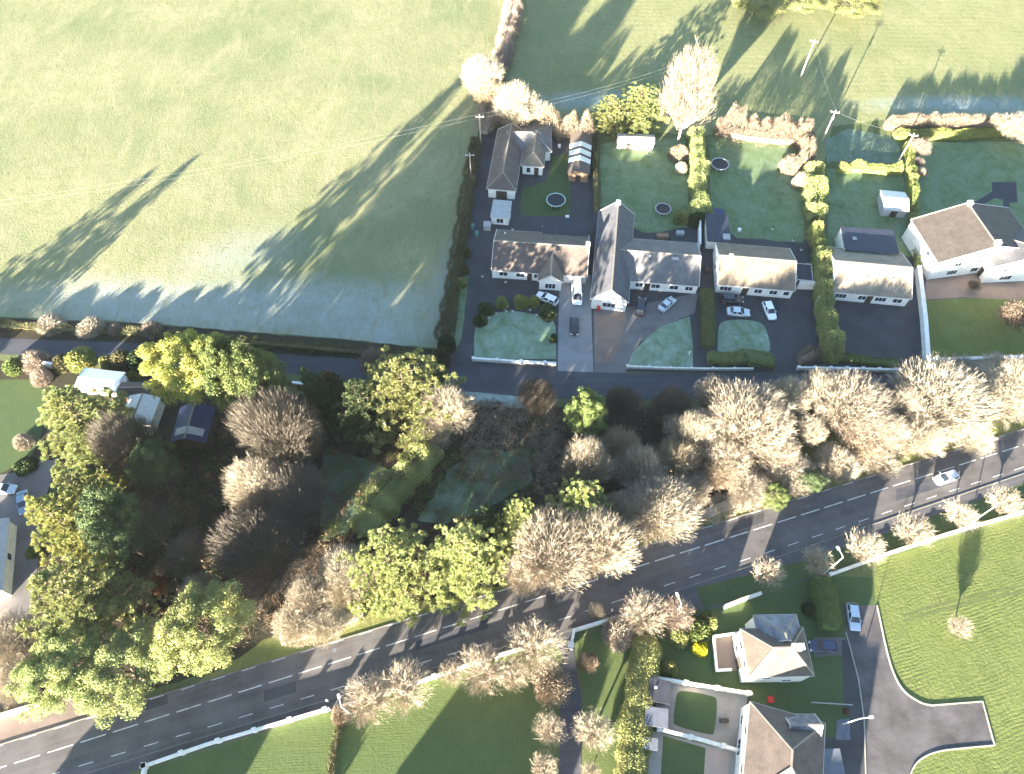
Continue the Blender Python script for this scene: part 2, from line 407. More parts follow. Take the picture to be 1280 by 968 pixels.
# ================================================================== THE GROUND
gmb = MB(); gmb.face([(-1500,-900,0),(1500,-900,0),(1500,2200,0),(-1500,2200,0)])
tag(gmb.build('ground', 'rough_grass'), kind='structure')
sheet('field', rough_px([(-700,-260),(700,-420),(648,-20),(606,120),(590,215),(560,360),(546,436),(430,424),(300,414),(180,404),(0,396),(-700,372)], 1.2, 14, 3), 'field_grass', .010)
sheet('meadow', [(655,-30),(800,-420),(2200,-420),(2000,170),(1262,172),(1110,170),(1105,150),(1040,158),(1030,205),(1004,200),(905,165),(880,170),(740,160),(668,142),(628,100),(645,20)], 'meadow_grass', .010)
sheet('crop_field', [(1092,720),(1100,700),(1280,648),(1900,470),(1900,1300),(1080,1300),(1100,968),(1096,760)], 'crop_grass', .010)
# woodland floor between lane and main road
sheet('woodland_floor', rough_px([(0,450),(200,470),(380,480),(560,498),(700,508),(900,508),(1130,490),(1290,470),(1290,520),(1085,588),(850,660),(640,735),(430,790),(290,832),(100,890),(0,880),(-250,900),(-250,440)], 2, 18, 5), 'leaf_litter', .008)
sheet('undergrowth_clearing', rough_px([(405,560),(470,575),(486,590),(440,660),(405,680),(398,620)], 3, 12, 6), 'frosty_rough_grass', .014)
sheet('frosty_clearing', rough_px([(560,590),(600,560),(660,565),(668,600),(640,620),(600,640),(555,655),(520,650)], 3, 9, 7), 'frosty_rough_grass', .014)
sheet('clearing_floor', rough_px([(1000,530),(1040,525),(1060,560),(1040,590),(1000,590)], 3, 9, 8), 'rough_grass', .014)
# verges on the main road
cl = lambda x: 960-.3155*x
sheet('road_verge', rough_px([(200,880),(290,828),(330,800),(400,772),(480,760),(640,730),(700,705),(770,680),(880,640),(1000,600),(1100,560),(1290,500),(1290,540),(1100,592),(880,668),(640,745),(480,792),(300,850),(200,882)], 1.0, 12, 9), 'verge_grass', .016)
# gravelly path/footway at left end of the upper kerb
sheet('brown_footway', [(-120,925),(-120,1000),(0,945),(110,905),(150,880),(60,870),(0,890)], 'brown_paving', .018)
# main road
up_off = lambda x: 29-(29-20)*x/1280
upper = [(x, cl(x)-up_off(x)) for x in (-700,-200,0,200,400,600,800,1000,1280,1800)]
lowdash = [(-300,1080),(92,960),(234,917),(440,855),(620,801),(764,754),(962,690),(1140,630),(1280,584),(1800,412)]
lower_edge = [(-300,1092),(92,972),(234,928),(440,866),(620,812),(764,766),(962,700),(1140,639),(1280,592),(1800,418)]
sheet('main_road', upper+lower_edge[::-1], 'road_asphalt', .024)
sheet('footpath', lower_edge+[(1800,452),(1280,640),(1110,690),(1040,715),(900,760),(800,768),(714,792),(576,838),(415,888),(180,960),(60,1000),(-300,1150)], 'pave_asphalt', .020)
sheet('tree_verge', rough_px([(870,735),(962,712),(1040,690),(1140,655),(1280,604),(1500,528),(1500,580),(1280,638),(1040,713),(950,742),(880,760)], 1, 14, 11), 'lawn_grass', .026)
# kerbs
def strip(name, px, wd, z0, z1, mat, off=0.0, world=False, kind='structure', label=None, cat=None, parent=None):
    pts = [Vector(p) for p in (px if world else P(px))]
    mb = MB(); L = []; Rr = []
    for i, p in enumerate(pts):
        d = (pts[min(i+1, len(pts)-1)]-pts[max(i-1, 0)]).normalized(); n = Vector((-d.y, d.x))
        L.append(p+n*(off+wd/2)); Rr.append(p+n*(off-wd/2))
    for i in range(len(pts)-1):
        a, b, c, d = L[i], L[i+1], Rr[i+1], Rr[i]
        mb.face([(a.x,a.y,z1),(b.x,b.y,z1),(c.x,c.y,z1),(d.x,d.y,z1)])
        if z1-z0 > .02:
            mb.face([(a.x,a.y,z0),(b.x,b.y,z0),(b.x,b.y,z1),(a.x,a.y,z1)]); mb.face([(d.x,d.y,z0),(c.x,c.y,z0),(c.x,c.y,z1),(d.x,d.y,z1)])
    for i, e in ((0, 0), (-1, 0)):
        if z1-z0 > .02: mb.face([(L[i].x,L[i].y,z0),(Rr[i].x,Rr[i].y,z0),(Rr[i].x,Rr[i].y,z1),(L[i].x,L[i].y,z1)])
    me_o = mb.build(name, mat, parent)
    if parent is None: tag(me_o, label, cat, None, kind)
    return me_o
strip('kerb', upper, .14, 0, .13, 'kerb_dull'); 
strip('kerb', lower_edge[:4]+[(660,800)], .14, 0, .12, 'kerb_dull'); strip('kerb', [(760,767),(962,700),(1140,639),(1280,592),(1800,418)], .14, 0, .12, 'kerb_dull')
# painted dashes
def dashes(name, px, on, gap, wd, start=0.0, zz=.030):
    pts = [Vector(p) for p in P(px)]; mb = MB()
    seg = [(pts[i+1]-pts[i]).length for i in range(len(pts)-1)]; tot = sum(seg)
    def at(s):
        for i, l in enumerate(seg):
            if s <= l or i == len(seg)-1: return pts[i]+(pts[i+1]-pts[i])*(s/l), (pts[i+1]-pts[i]).normalized()
            s -= l
    s = start
    while s+on < tot:
        a, d = at(s); b, d2 = at(s+on); n = Vector((-d.y, d.x))*wd/2
        mb.face([(a.x-n.x,a.y-n.y,zz),(b.x-n.x,b.y-n.y,zz),(b.x+n.x,b.y+n.y,zz),(a.x+n.x,a.y+n.y,zz)]); s += on+gap
    return tag(mb.build(name, 'road_paint'), kind='structure')
dashes('centre_line_marking', [(-200, cl(-200)), (1700, cl(1700))], 3.45, .95, .17)
dashes('edge_line_marking', lowdash, 2.0, 2.4, .12)
dashes('edge_line_marking', [(x, cl(x)-(27.5-7.0*x/1100)) for x in (-100, 300, 700, 1100, 1500)], 2.0, 2.4, .12)
for i, (x0, dx, o0, o1) in enumerate([(150, 60, -26, -14), (520, 90, 6, 18), (905, 50, -18, -6), (1120, 70, 6, 20), (330, 40, 8, 22)]):
    sheet('road_patch', [(x0, cl(x0)+o0), (x0+dx, cl(x0+dx)+o0), (x0+dx, cl(x0+dx)+o1), (x0, cl(x0)+o1)], 'lane_asphalt' if i % 2 else 'drive_asphalt', .027)
for i, (x0, o0) in enumerate([(418, -38+23), (700, 12), (1010, -8), (860, 16)]):
    gx_, gy_ = G(x0, cl(x0)+o0); mb = MB(); mb.disc((gx_, gy_, .020), .32, .022, 20); tag(mb.build('manhole_cover', 'felt_grey', None), kind='structure')
# the lane
lane_up = [(-600,408),(0,423),(150,428),(300,440),(440,449),(540,456),(600,458),(700,464),(780,467),(880,467),(1000,469),(1140,466),(1300,452),(1700,420)]
lane_lo = [(-600,430),(0,443),(150,449),(300,462),(440,475),(540,486),(600,492),(700,499),(780,501),(880,502),(1000,500),(1140,492),(1300,475),(1700,440)]
sheet('lane', lane_up+lane_lo[::-1], 'lane_asphalt', .024)
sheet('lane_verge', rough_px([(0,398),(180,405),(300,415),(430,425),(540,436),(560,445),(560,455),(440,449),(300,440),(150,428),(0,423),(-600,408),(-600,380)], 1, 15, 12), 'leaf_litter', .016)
sheet('frosty_verge', rough_px([(565,489),(620,493),(668,497),(662,511),(600,508),(572,503)], .8, 8, 13), 'frost_verge', .028)
# plots of the upper houses
sheet('house_yards', [(600,165),(640,158),(745,160),(748,262),(880,285),(1003,300),(1145,322),(1300,330),(1300,452),(1148,458),(1146,470),(560,462),(566,420),(580,330),(592,240)], 'drive_asphalt', .014)
sheet('concrete_driveway', [(700,342),(738,344),(740,420),(742,466),(784,468),(776,472),(742,472),(697,467),(698,400)], 'concrete_drive', .022)
sheet('gravel_driveway', [(742,388),(786,384),(873,366),(868,392),(835,405),(800,428),(784,458),(783,466),(743,466)], 'gravel_drive', .020)
sheet('hardstanding', [(744,395),(783,390),(776,430),(765,452),(744,455)], 'brown_paving', .024)
sheet('side_lawn', rough_px([(568,425),(578,345),(586,345),(577,425),(570,438)], .6, 12, 1), 'garden_grass', .022)
sheet('front_lawn', smooth_px([(593,449),(593,420),(597,404),(612,394),(640,389),(670,394),(692,402),(695,430),(695,449)], 4), 'frosty_lawn_grass', .022)
sheet('front_lawn', [(785,457),(790,442),(806,425),(826,408),(862,396),(866,430),(866,460)], 'frosty_lawn_grass', .026)
sheet('front_lawn', smooth_px([(897,440),(898,412),(905,402),(930,400),(952,405),(960,420),(962,440),(945,446),(915,447),(897,440)], 4), 'frosty_lawn_grass', .022)
sheet('back_lawn', [(651,270),(652,238),(684,226),(690,196),(710,192),(713,225),(713,270)], 'lawn_grass', .022)
sheet('back_lawn', rough_px([(750,180),(856,172),(862,285),(805,292),(751,262)], 1, 15, 2), 'garden_grass', .018)
sheet('back_lawn', rough_px([(886,172),(1005,170),(1004,303),(920,298),(888,272)], 1, 15, 3), 'garden_grass', .018)
sheet('back_lawn', rough_px([(1034,212),(1140,212),(1142,322),(1035,316)], 1, 15, 4), 'garden_grass', .018)
sheet('frosty_paddock', rough_px([(1030,175),(1060,160),(1118,172),(1132,205),(1035,203)], 1, 15, 5), 'frosty_rough_grass', .016)
sheet('back_lawn', rough_px([(1143,178),(1400,176),(1420,330),(1150,322)], 1, 15, 6), 'garden_grass', .018)
sheet('front_lawn', [(1155,376),(1290,368),(1420,380),(1420,448),(1160,449)], 'crop_grass', .022)
sheet('terrace', [(1158,340),(1400,340),(1400,378),(1240,374),(1205,372),(1156,375)], 'brown_paving', .026)
sheet('driveway', [(1046,378),(1143,388),(1146,466),(1128,466),(1128,450),(1050,446)], 'drive_asphalt', .020)
sheet('stone_patio', [(1240,228),(1270,228),(1272,253),(1262,254),(1262,262),(1254,262),(1254,250),(1243,248),(1215,264),(1200,264),(1240,240)], 'felt_dark', .026)
# left property
sheet('left_lawn', rough_px([(-200,470),(52,476),(56,500),(52,545),(36,575),(0,592),(-200,600)], 1, 14, 7), 'lawn_grass', .014)
sheet('left_driveway', [(-200,600),(0,594),(22,590),(44,577),(70,575),(64,600),(52,640),(48,700),(38,770),(20,830),(0,860),(-200,880)], 'gravel_drive', .016)
sheet('left_grass', rough_px([(72,590),(110,585),(140,598),(110,612),(64,618)], 1, 10, 8), 'lawn_grass', .018)
sheet('leafy_bank', rough_px([(-120,790),(20,800),(44,850),(60,872),(0,888),(-120,925)], 1.5, 10, 8), 'brown_paving', .020)
# lower plots
sheet('paddock_lawn', rough_px([(190,962),(415,890),(576,838),(700,796),(712,830),(699,968),(690,1300),(-300,1300),(-200,1120),(150,1000)], .5, 20, 9), 'striped_lawn_grass', .012)
sheet('entrance_drive', [(690,798),(716,790),(718,820),(727,870),(727,968),(735,1250),(690,1250),(698,968),(700,870),(703,820)], 'lane_asphalt', .028)
sheet('drive_lawn', [(722,800),(800,770),(806,800),(795,968),(790,1200),(737,1200),(729,968),(729,870),(720,820)], 'striped_lawn_grass', .014)
sheet('villa_garden', [(822,775),(905,758),(945,745),(1025,720),(1092,722),(1094,757),(1050,757),(1060,800),(1068,968),(1064,1200),(800,1200),(806,968),(822,845)], 'lawn_grass', .014)
cul_r = smooth_px([(1096,757),(1100,775),(1108,812),(1117,842),(1130,864),(1150,878),(1165,882)], 4)+[(1228,877),(1243,932)]
cul_b = smooth_px([(1243,932),(1200,936),(1172,940),(1150,950),(1138,968),(1130,1010)], 4)+[(1128,1250)]
sheet('cul_de_sac', [(1052,757)]+cul_r+cul_b[1:]+[(1075,1250),(1080,968),(1078,900),(1066,830)], 'culdesac_asphalt', .024)
sheet('side_pavement', [(1052,800),(1060,800),(1070,830),(1080,900),(1082,968),(1078,1250),(1062,1250),(1064,968),(1062,900),(1054,870)], 'drive_asphalt', .030)
strip('tyre_track', [(1130,770),(1170,757),(1230,742),(1290,730),(1400,712)], .35, .014, .014, 'track_grass'); strip('tyre_track', [(1130,776),(1170,764),(1230,749),(1290,738),(1400,720)], .35, .014, .014, 'track_grass')
strip('kerb', cul_r, .2, 0, .13, 'kerb_stone'); strip('kerb', cul_b, .2, 0, .13, 'kerb_stone')
strip('kerb', [(1057,790),(1064,815),(1073,850),(1080,900),(1082,968),(1079,1250)], .14, 0, .12, 'kerb_stone')
sheet('parking_bay', [(1018,797),(1056,797),(1060,818),(1018,822)], 'gravel_drive', .022)
sheet('patio', [(893,797),(924,790),(934,838),(896,839)], 'brown_paving', .024)
sheet('patio', [(818,848),(935,868),(926,938),(821,912)], 'pale_patio', .022)
sheet('inner_lawn', smooth_px([(845,872),(852,864),(888,870),(896,878),(893,912),(886,918),(848,908),(842,900),(845,872)], 4), 'lawn_grass', .028)
sheet('patio', [(812,913),(926,942),(918,1100),(806,1100)], 'pale_patio', .020)
sheet('inner_lawn', [(829,920),(884,936),(878,1000),(824,1000)], 'lawn_grass', .028)
sheet('patio', [(882,934),(911,942),(908,1000),(878,1000)], 'pink_patio', .030)
sheet('garden_path', [(1046,900),(1066,898),(1070,925),(1045,925)], 'felt_grey', .026)
sheet('side_path', [(1016,920),(1080,925),(1080,1000),(1010,1000)], 'drive_asphalt', .024)

# ================================================================== BUILDINGS
def rect(SW, SE, NW, z):
    if len(SE) == 3:            # third value: the side edge gives the direction
        a, b, c = (Vector(G(q[0], q[1], z)) for q in (SW, SE, NW))
        v = c-a; d = v.length; v = v/d; u = Vector((v.y, -v.x)); return a, u, v, (b-a).dot(u), d
    a, b, c = (Vector(G(*q, z)) for q in (SW, SE, NW))
    u = (b-a); w_ = u.length; u = u/w_; v = Vector((-u.y, u.x)); d = (c-a).dot(v)
    return a, u, v, w_, d
def building(name, label, cat, SW, SE, NW, z, group=None):
    a, u, v, w_, d = rect(SW, SE, NW, z); c = a+u*w_/2+v*d/2
    return empty(name, (c.x, c.y, 0), label, cat, group)
def slab(mb, poly, th):
    """thick sheet from a planar 3-D polygon"""
    low = [(p[0], p[1], p[2]-th) for p in poly]
    mb.face(poly); mb.face(low[::-1]); n = len(poly)
    for i in range(n): j = (i+1) % n; mb.face([poly[i], low[i], low[j], poly[j]])
def block(root, SW, SE, NW, ez, rz, axis='u', hips=(0, 0), wall='white_render', roof='roof_brown', windows=(), doors=(), chimneys=(), oh=.35, gov=.12, fascia=True, ridge=True, flat=False, world=None, skylights=(), vents=()):
    a, u, v, w_, d = world or rect(SW, SE, NW, ez)
    O = root.location
    def W(s, t, z=0.0):
        p = a+u*s+v*t; return (p.x-O.x, p.y-O.y, z)
    # wall rectangle
    ou = oh if axis == 'u' and False else None
    def ends(k): return oh if hips[k] else gov
    if axis == 'u': s0, s1, t0, t1 = ends(0), w_-ends(1), oh, d-oh
    else: s0, s1, t0, t1 = oh, w_-oh, ends(0), d-ends(1)
    mb = MB(); mb.face([W(s0,t0),W(s1,t0),W(s1,t1),W(s0,t1)][::-1])
    if flat:
        e = ez-.05
        for p, q in (((s0,t0),(s1,t0)),((s1,t0),(s1,t1)),((s1,t1),(s0,t1)),((s0,t1),(s0,t0))): mb.face([W(*p),W(*q),W(*q,e),W(*p,e)])
    else:
        half = (d if axis == 'u' else w_)/2; sl_ = (rz-ez)/half
        e = ez+sl_*oh-.20; top = rz-.20
        def side(p, q, gab):
            if gab: m_ = ((p[0]+q[0])/2, (p[1]+q[1])/2); mb.face([W(*p),W(*q),W(*q,e),W(*m_,top),W(*p,e)])
            else: mb.face([W(*p),W(*q),W(*q,e),W(*p,e)])
        side((s0,t0),(s1,t0), axis == 'v' and not hips[0]); side((s1,t0),(s1,t1), axis == 'u' and not hips[1])
        side((s1,t1),(s0,t1), axis == 'v' and not hips[1]); side((s0,t1),(s0,t0), axis == 'u' and not hips[0])
    wobj = mb.build('wall', wall, root)
    rb = MB(); fb_ = MB(); rg = MB()
    if flat:
        rb.prism([W(*q)[:2] for q in ((0,0),(w_,0),(w_,d),(0,d))], ez-.03, ez+.12)
        q = [(0,0),(w_,0),(w_,d),(0,d)]
        for i in range(4): fb_.bar(W(*q[i], ez+.09), W(*q[(i+1) % 4], ez+.09), .12, .16)
    else:
        if axis == 'u':
            h0 = half if hips[0] else 0; h1 = half if hips[1] else 0
            R0, R1 = (h0, d/2), (w_-h1, d/2)
            sl1 = [W(0,0,ez),W(w_,0,ez),W(*R1,rz),W(*R0,rz)]; sl2 = [W(w_,d,ez),W(0,d,ez),W(*R0,rz),W(*R1,rz)]
            e0 = [W(0,d,ez),W(0,0,ez),W(*R0,rz)]; e1 = [W(w_,0,ez),W(w_,d,ez),W(*R1,rz)]
            ev = [((0,0),(w_,0)),((0,d),(w_,d))]; vg = [((0,0),(0,d),0),((w_,0),(w_,d),1)]
        else:
            h0 = half if hips[0] else 0; h1 = half if hips[1] else 0
            R0, R1 = (w_/2, h0), (w_/2, d-h1)
            sl1 = [W(0,d,ez),W(0,0,ez),W(*R0,rz),W(*R1,rz)]; sl2 = [W(w_,0,ez),W(w_,d,ez),W(*R1,rz),W(*R0,rz)]
            e0 = [W(0,0,ez),W(w_,0,ez),W(*R0,rz)]; e1 = [W(w_,d,ez),W(0,d,ez),W(*R1,rz)]
            ev = [((0,0),(0,d)),((w_,0),(w_,d))]; vg = [((0,0),(w_,0),0),((0,d),(w_,d),1)]
        slab(rb, sl1, .16); slab(rb, sl2, .16)
        if hips[0]: slab(rb, e0, .16)
        if hips[1]: slab(rb, e1, .16)
        for p, q in ev: fb_.bar(W(*p, ez-.08), W(*q, ez-.08), .12, .15)
        for k, (p, q, idx) in enumerate(vg):
            if hips[idx]: fb_.bar(W(*p, ez-.08), W(*q, ez-.08), .12, .15)
            else:
                Rr = R0 if idx == 0 else R1
                fb_.bar(W(*p, ez-.02), W(*Rr, rz-.02), .14, .20); fb_.bar(W(*q, ez-.02), W(*Rr, rz-.02), .14, .20)
        rg.bar(W(*R0, rz+.03), W(*R1, rz+.03), .26, .12)
        if hips[0]:
            for k in (0, 1): rg.bar(e0[k][:2]+(ez+.05,), W(*R0, rz+.03), .2, .10)
        if hips[1]:
            for k in (0, 1): rg.bar(e1[k][:2]+(ez+.05,), W(*R1, rz+.03), .2, .10)
    robj = rb.build('roof', roof, root)
    if fascia: fb_.build('fascia', 'fascia_paint', robj)
    if ridge and not flat: rg.build('ridge_tiles', 'ridge_tile', robj)
    def wallpt(f, t):
        if f == 'S': return s0+(s1-s0)*t, t0, u, -v
        if f == 'N': return s0+(s1-s0)*t, t1, u, v
        if f == 'W': return s0, t0+(t1-t0)*t, v, -u
        return s1, t0+(t1-t0)*t, v, u
    for (f, t, wd, z0, z1) in windows:
        s, tt, al, out = wallpt(f, t); c = Vector(W(s, tt)); al3 = Vector((al.x, al.y, 0)); o3 = Vector((out.x, out.y, 0))
        fr = MB(); zc = (z0+z1)/2
        fr.bar(c+al3*(-wd/2)+Vector((0,0,zc))+o3*.02, c+al3*(wd/2)+Vector((0,0,zc))+o3*.02, .10, z1-z0)
        fr.bar(c+al3*(-wd/2-.08)+Vector((0,0,z0-.06))+o3*.06, c+al3*(wd/2+.08)+Vector((0,0,z0-.06))+o3*.06, .2, .08)
        fo = fr.build('window', 'white_plastic', root)
        pn = MB(); k = max(1, round(wd/.8)); pw = (wd-.1)/k
        for i in range(k):
            x0 = -wd/2+.05+i*pw+.05; x1 = x0+pw-.07
            pn.bar(c+al3*x0+Vector((0,0,zc))+o3*.075, c+al3*x1+Vector((0,0,zc))+o3*.075, .02, z1-z0-.16)
        pn.build('pane', 'glass_dark', fo)
    for (f, t, wd, z1) in doors:
        s, tt, al, out = wallpt(f, t); c = Vector(W(s, tt)); al3 = Vector((al.x, al.y, 0)); o3 = Vector((out.x, out.y, 0))
        fr = MB(); fr.bar(c+al3*(-wd/2)+Vector((0,0,z1/2+.02))+o3*.03, c+al3*(wd/2)+Vector((0,0,z1/2+.02))+o3*.03, .08, z1)
        do = fr.build('door', 'dark_timber', root)
        hd = MB(); hd.bar(c+al3*(wd*.35)+Vector((0,0,1.0))+o3*.09, c+al3*(wd*.35)+Vector((0,0,1.15))+o3*.09, .05); hd.build('handle', 'galvanised', do)
    for (s, t, sz, ht) in chimneys:
        ch = MB(); p = W(w_*s, d*t); base = ez if flat else ez+(rz-ez)*.3
        ch.box((p[0], p[1], (base+rz+ht)/2), (sz[0], sz[1], rz+ht-base), math.atan2(u.y, u.x))
        ch.box((p[0], p[1], rz+ht+.06), (sz[0]+.16, sz[1]+.16, .12), math.atan2(u.y, u.x))
        for k in (-1, 1):
            q = Vector((p[0], p[1], 0))+Vector((u.x, u.y, 0))*k*sz[0]*.22
            ch.tube([q+Vector((0,0,rz+ht+.1)), q+Vector((0,0,rz+ht+.5))], [.13, .10], 8)
        ch.build('chimney', 'chimney_render', robj)
    def slope_z(s, t):
        if axis == 'u': return ez+(rz-ez)*(1-abs(t*d-d/2)/(d/2))
        return ez+(rz-ez)*(1-abs(s*w_-w_/2)/(w_/2))
    for (s, t, sw, sh) in skylights:
        sk = MB(); q = []
        for i, j in ((-1,-1),(1,-1),(1,1),(-1,1)):
            ss, ts = s+i*sw/2/w_, t+j*sh/2/d; q.append(W(ss*w_, ts*d, slope_z(ss, ts)+.09))
        slab(sk, q, .12); sk.build('roof_window', 'flat_pale', robj)
    for (s, t) in vents:
        vb = MB(); p = W(s*w_, t*d, slope_z(s, t)); vb.tube([(p[0],p[1],p[2]-.1),(p[0],p[1],p[2]+.35)], [.12,.10], 8); vb.box((p[0],p[1],p[2]+.38),(.3,.3,.06)); vb.build('vent', 'white_plastic', robj)
    return (a, u, v, w_, d)

# --- bungalow by the field hedge
b = building('bungalow', 'white bungalow with half sunlit brown roof and front porch gable nearest the frosty field', 'house', (614,338), (733,345), (618,288), 2.7)
A = block(b, (614,338), (734,346), (618,287), 2.7, 5.3, 'u', (0, 0), roof='roof_brown', windows=[('S',.12,1.8,.9,2.1),('S',.30,1.8,.9,2.1),('S',.48,1.4,.9,2.1),('W',.5,1.2,.9,2.1)], doors=[('S',.40,1.0,2.1)], chimneys=[(.985,.5,(.7,.9),.9)], vents=[(.1,.82)])
block(b, (672,352), (704,354), (672,312), 2.6, 4.5, 'v', (0, 0), roof='roof_tan', windows=[('S',.5,2.2,.6,2.1)])
block(b, (678,298), (735,300), (679,272), 2.9, 3.2, flat=True, roof='felt_dark', fascia=False)
# --- outbuilding in the corner
b = building('granny_flat', 'white walled L shaped outhouse with hipped brown roofs under the tan corner hedge', 'house', (608,237), (646,239), (619,165), 2.8)
block(b, (608,236), (645,239), (618,162), 2.8, 4.9, 'v', (1, 0), roof='roof_brown', windows=[('E',.3,1.5,.9,2.1)], doors=[('S',.5,2.4,2.1)])
block(b, (634,190), (690,190), (637,158), 2.8, 4.7, 'u', (0, 1), roof='roof_grey', windows=[('S',.8,1.0,.9,2.0)])
block(b, (651,207), (680,209), (645,170), 2.75, 4.5, 'v', (1, 0), roof='roof_tan', windows=[('S',.3,1.0,.6,2.1)], doors=[('S',.7,1.0,2.1)])
# --- lean-to
b = building('conservatory', 'pale flat roofed annexe below the white gable wall of the corner outhouse', 'annexe', (612,272), (638,274), (611,249), 2.3)
block(b, (613,272), (636,274), (611,250), 2.3, 2.5, flat=True, roof='flat_pale', windows=[('E',.5,1.6,.6,1.9),('S',.5,1.6,.6,1.9)])
# --- long grey T-shaped house
b = building('bungalow', 'long slate grey T shaped house with white gable and red bush at its front', 'house', (738,374), (786,379), (747,266), 3.0)
block(b, (738,374), (786,379), (746,264), 3.0, 6.3, 'v', (0, 0), roof='roof_slate', windows=[('S',.5,2.6,1.0,2.3),('W',.3,1.2,1.0,2.1),('W',.6,1.2,1.0,2.1)], chimneys=[(.5,.97,(.8,.8),.5)])
block(b, (768,350), (874,358), (772,297), 2.8, 5.3, 'u', (0, 0), roof='roof_grey', windows=[('S',.30,1.6,.9,2.1),('S',.50,1.8,.9,2.1),('S',.72,1.8,.9,2.1),('S',.90,1.6,.9,2.1)], doors=[('S',.40,1.1,2.1)], skylights=[(.70,.42,1.4,.5)], vents=[(.4,.42)])
# --- cream-roofed bungalow
b = building('bungalow', 'white bungalow with pale sunlit roof above the rounded frosty lawn', 'house', (897,358), (994,366), (903,304), 2.8)
block(b, (897,356), (994,364), (901,304), 2.8, 5.2, 'u', (0, 0), roof='roof_tan', windows=[('S',.12,2.4,.9,2.1),('S',.55,1.6,.9,2.1),('S',.75,1.6,.9,2.1),('S',.92,1.2,.9,2.1),('W',.5,1.2,.9,2.1)], doors=[('S',.38,1.2,2.1)], chimneys=[(.15,.45,(.7,.9),.6)])
block(b, (996,350), (1016,352), (997,330), 2.5, 2.8, flat=True, roof='felt_dark', wall='white_render', doors=[('S',.5,2.4,2.1)])
# --- right bungalow with blue annexe
b = building('bungalow', 'white bungalow with cream roof and dark blue rear annexe beside the bare dark driveway', 'house', (1042,366), (1139,376), (1038,309), 2.8)
block(b, (1042,365), (1140,374), (1040,309), 2.8, 5.2, 'u', (0, 0), roof='roof_pale', windows=[('S',.12,2.2,.9,2.1),('S',.40,1.6,.9,2.1),('S',.64,2.2,.9,2.1),('S',.86,1.8,.9,2.1)], doors=[('S',.50,1.2,2.1)], vents=[(.42,.25),(.74,.26)])
block(b, (1056,313), (1124,318), (1057,284), 3.6, 3.8, flat=True, roof='felt_blue', wall='white_render', fascia=False, skylights=[(.22,.5,.8,.8)])
# --- two-storey house at right edge
b = building('house', 'two storey white house with brown roof behind the long white garden wall', 'house', (1173,329), (1305,315), (1163,272), 5.2)
block(b, (1173,329), (1300,313), (1160,272), 5.2, 8.2, 'v', (0, 0), roof='roof_redbrown', windows=[('S',.22,1.6,3.4,4.5),('S',.22,2.2,.8,2.1),('S',.45,1.6,3.4,4.5),('W',.3,1.2,3.4,4.5),('S',.45,1.6,.8,2.1)], chimneys=[(.5,.04,(.8,.8),.7),(.5,.96,(.7,.9),.6)])
block(b, (1243,334), (1330,330), (1240,285), 5.0, 7.4, 'v', (0, 1), roof='roof_slate', windows=[('S',.2,1.2,3.2,4.3),('S',.3,2.4,.8,2.1)], doors=[('W',.2,1.0,2.1)])
# --- villa, lower right
b = building('house', 'detached two storey house with pale hipped roof and white west wall', 'house', (937,848), (1018,846), (927,787), 5.2)
block(b, (937,847), (1018,845), (927,786), 5.2, 7.9, 'u', (1, 1), roof='roof_villa', oh=.12, windows=[('W',.3,1.2,3.3,4.5),('W',.7,1.2,.9,2.1),('W',.7,1.2,3.3,4.5),('S',.3,1.2,3.3,4.5),('S',.7,1.4,.9,2.1)], doors=[('W',.4,1.6,2.1)], chimneys=[(.72,.5,(1.5,.7),.6)])
block(b, (949,806), (1004,805), (947,769), 5.15, 7.7, 'v', (0, 1), oh=.12, roof='roof_frost')
# --- neighbour, bottom right
b = building('house', 'large brown roofed house cut by the bottom edge beside the patio gardens', 'house', (926,990), (1030,992), (938,876), 5.2)
block(b, (926,1000), (1027,1006,1), (938,877), 5.2, 8.3, 'v', (1, 1), oh=.12, roof='roof_brown', windows=[('W',.3,1.2,3.3,4.5),('W',.7,1.2,3.3,4.5),('W',.55,2.2,.6,2.1),('W',.85,1.2,.9,2.1)])
block(b, (985,925), (1025,925), (985,893), 5.0, 7.0, 'u', (0, 0), roof='roof_frost')
block(b, (992,965), (1014,966), (993,944), 5.6, 6.2, flat=True, roof='flat_pale')
b = building('carport', 'blue grey flat roofed garage beside the large brown roofed house', 'garage', (1020,990), (1060,990), (1020,935), 2.6)
block(b, (1020,985), (1060,985), (1021,936), 2.6, 2.8, flat=True, roof='felt_grey', wall='stone_wall', fascia=False, doors=[('N',.5,2.6,2.1)])
b = building('garage', 'black flat roofed garage at the top of the walled patio garden', 'garage', (809,877), (838,882), (817,848), 2.5)
block(b, (810,876), (837,881), (815,848), 2.5, 2.7, flat=True, roof='felt_dark', wall='dark_timber', fascia=False, doors=[('E',.5,1.0,2.0)], vents=[(.3,.6)])
b = building('garage', 'pale grey roofed shed just below the black garage', 'shed', (806,908), (836,912), (809,880), 2.4)
block(b, (806,907), (835,911), (809,883), 2.4, 2.6, flat=True, roof='felt_grey', wall='dark_timber', fascia=False, ridge=False, doors=[('E',.5,1.0,2.0)])
b = building('garage', 'small grey roofed shed by the hedge at the bottom edge', 'shed', (803,938), (823,941), (806,920), 2.3)
block(b, (804,936), (822,939), (806,921), 2.3, 2.45, flat=True, roof='felt_grey', wall='dark_timber', fascia=False, ridge=False, doors=[('E',.5,.9,1.9)])
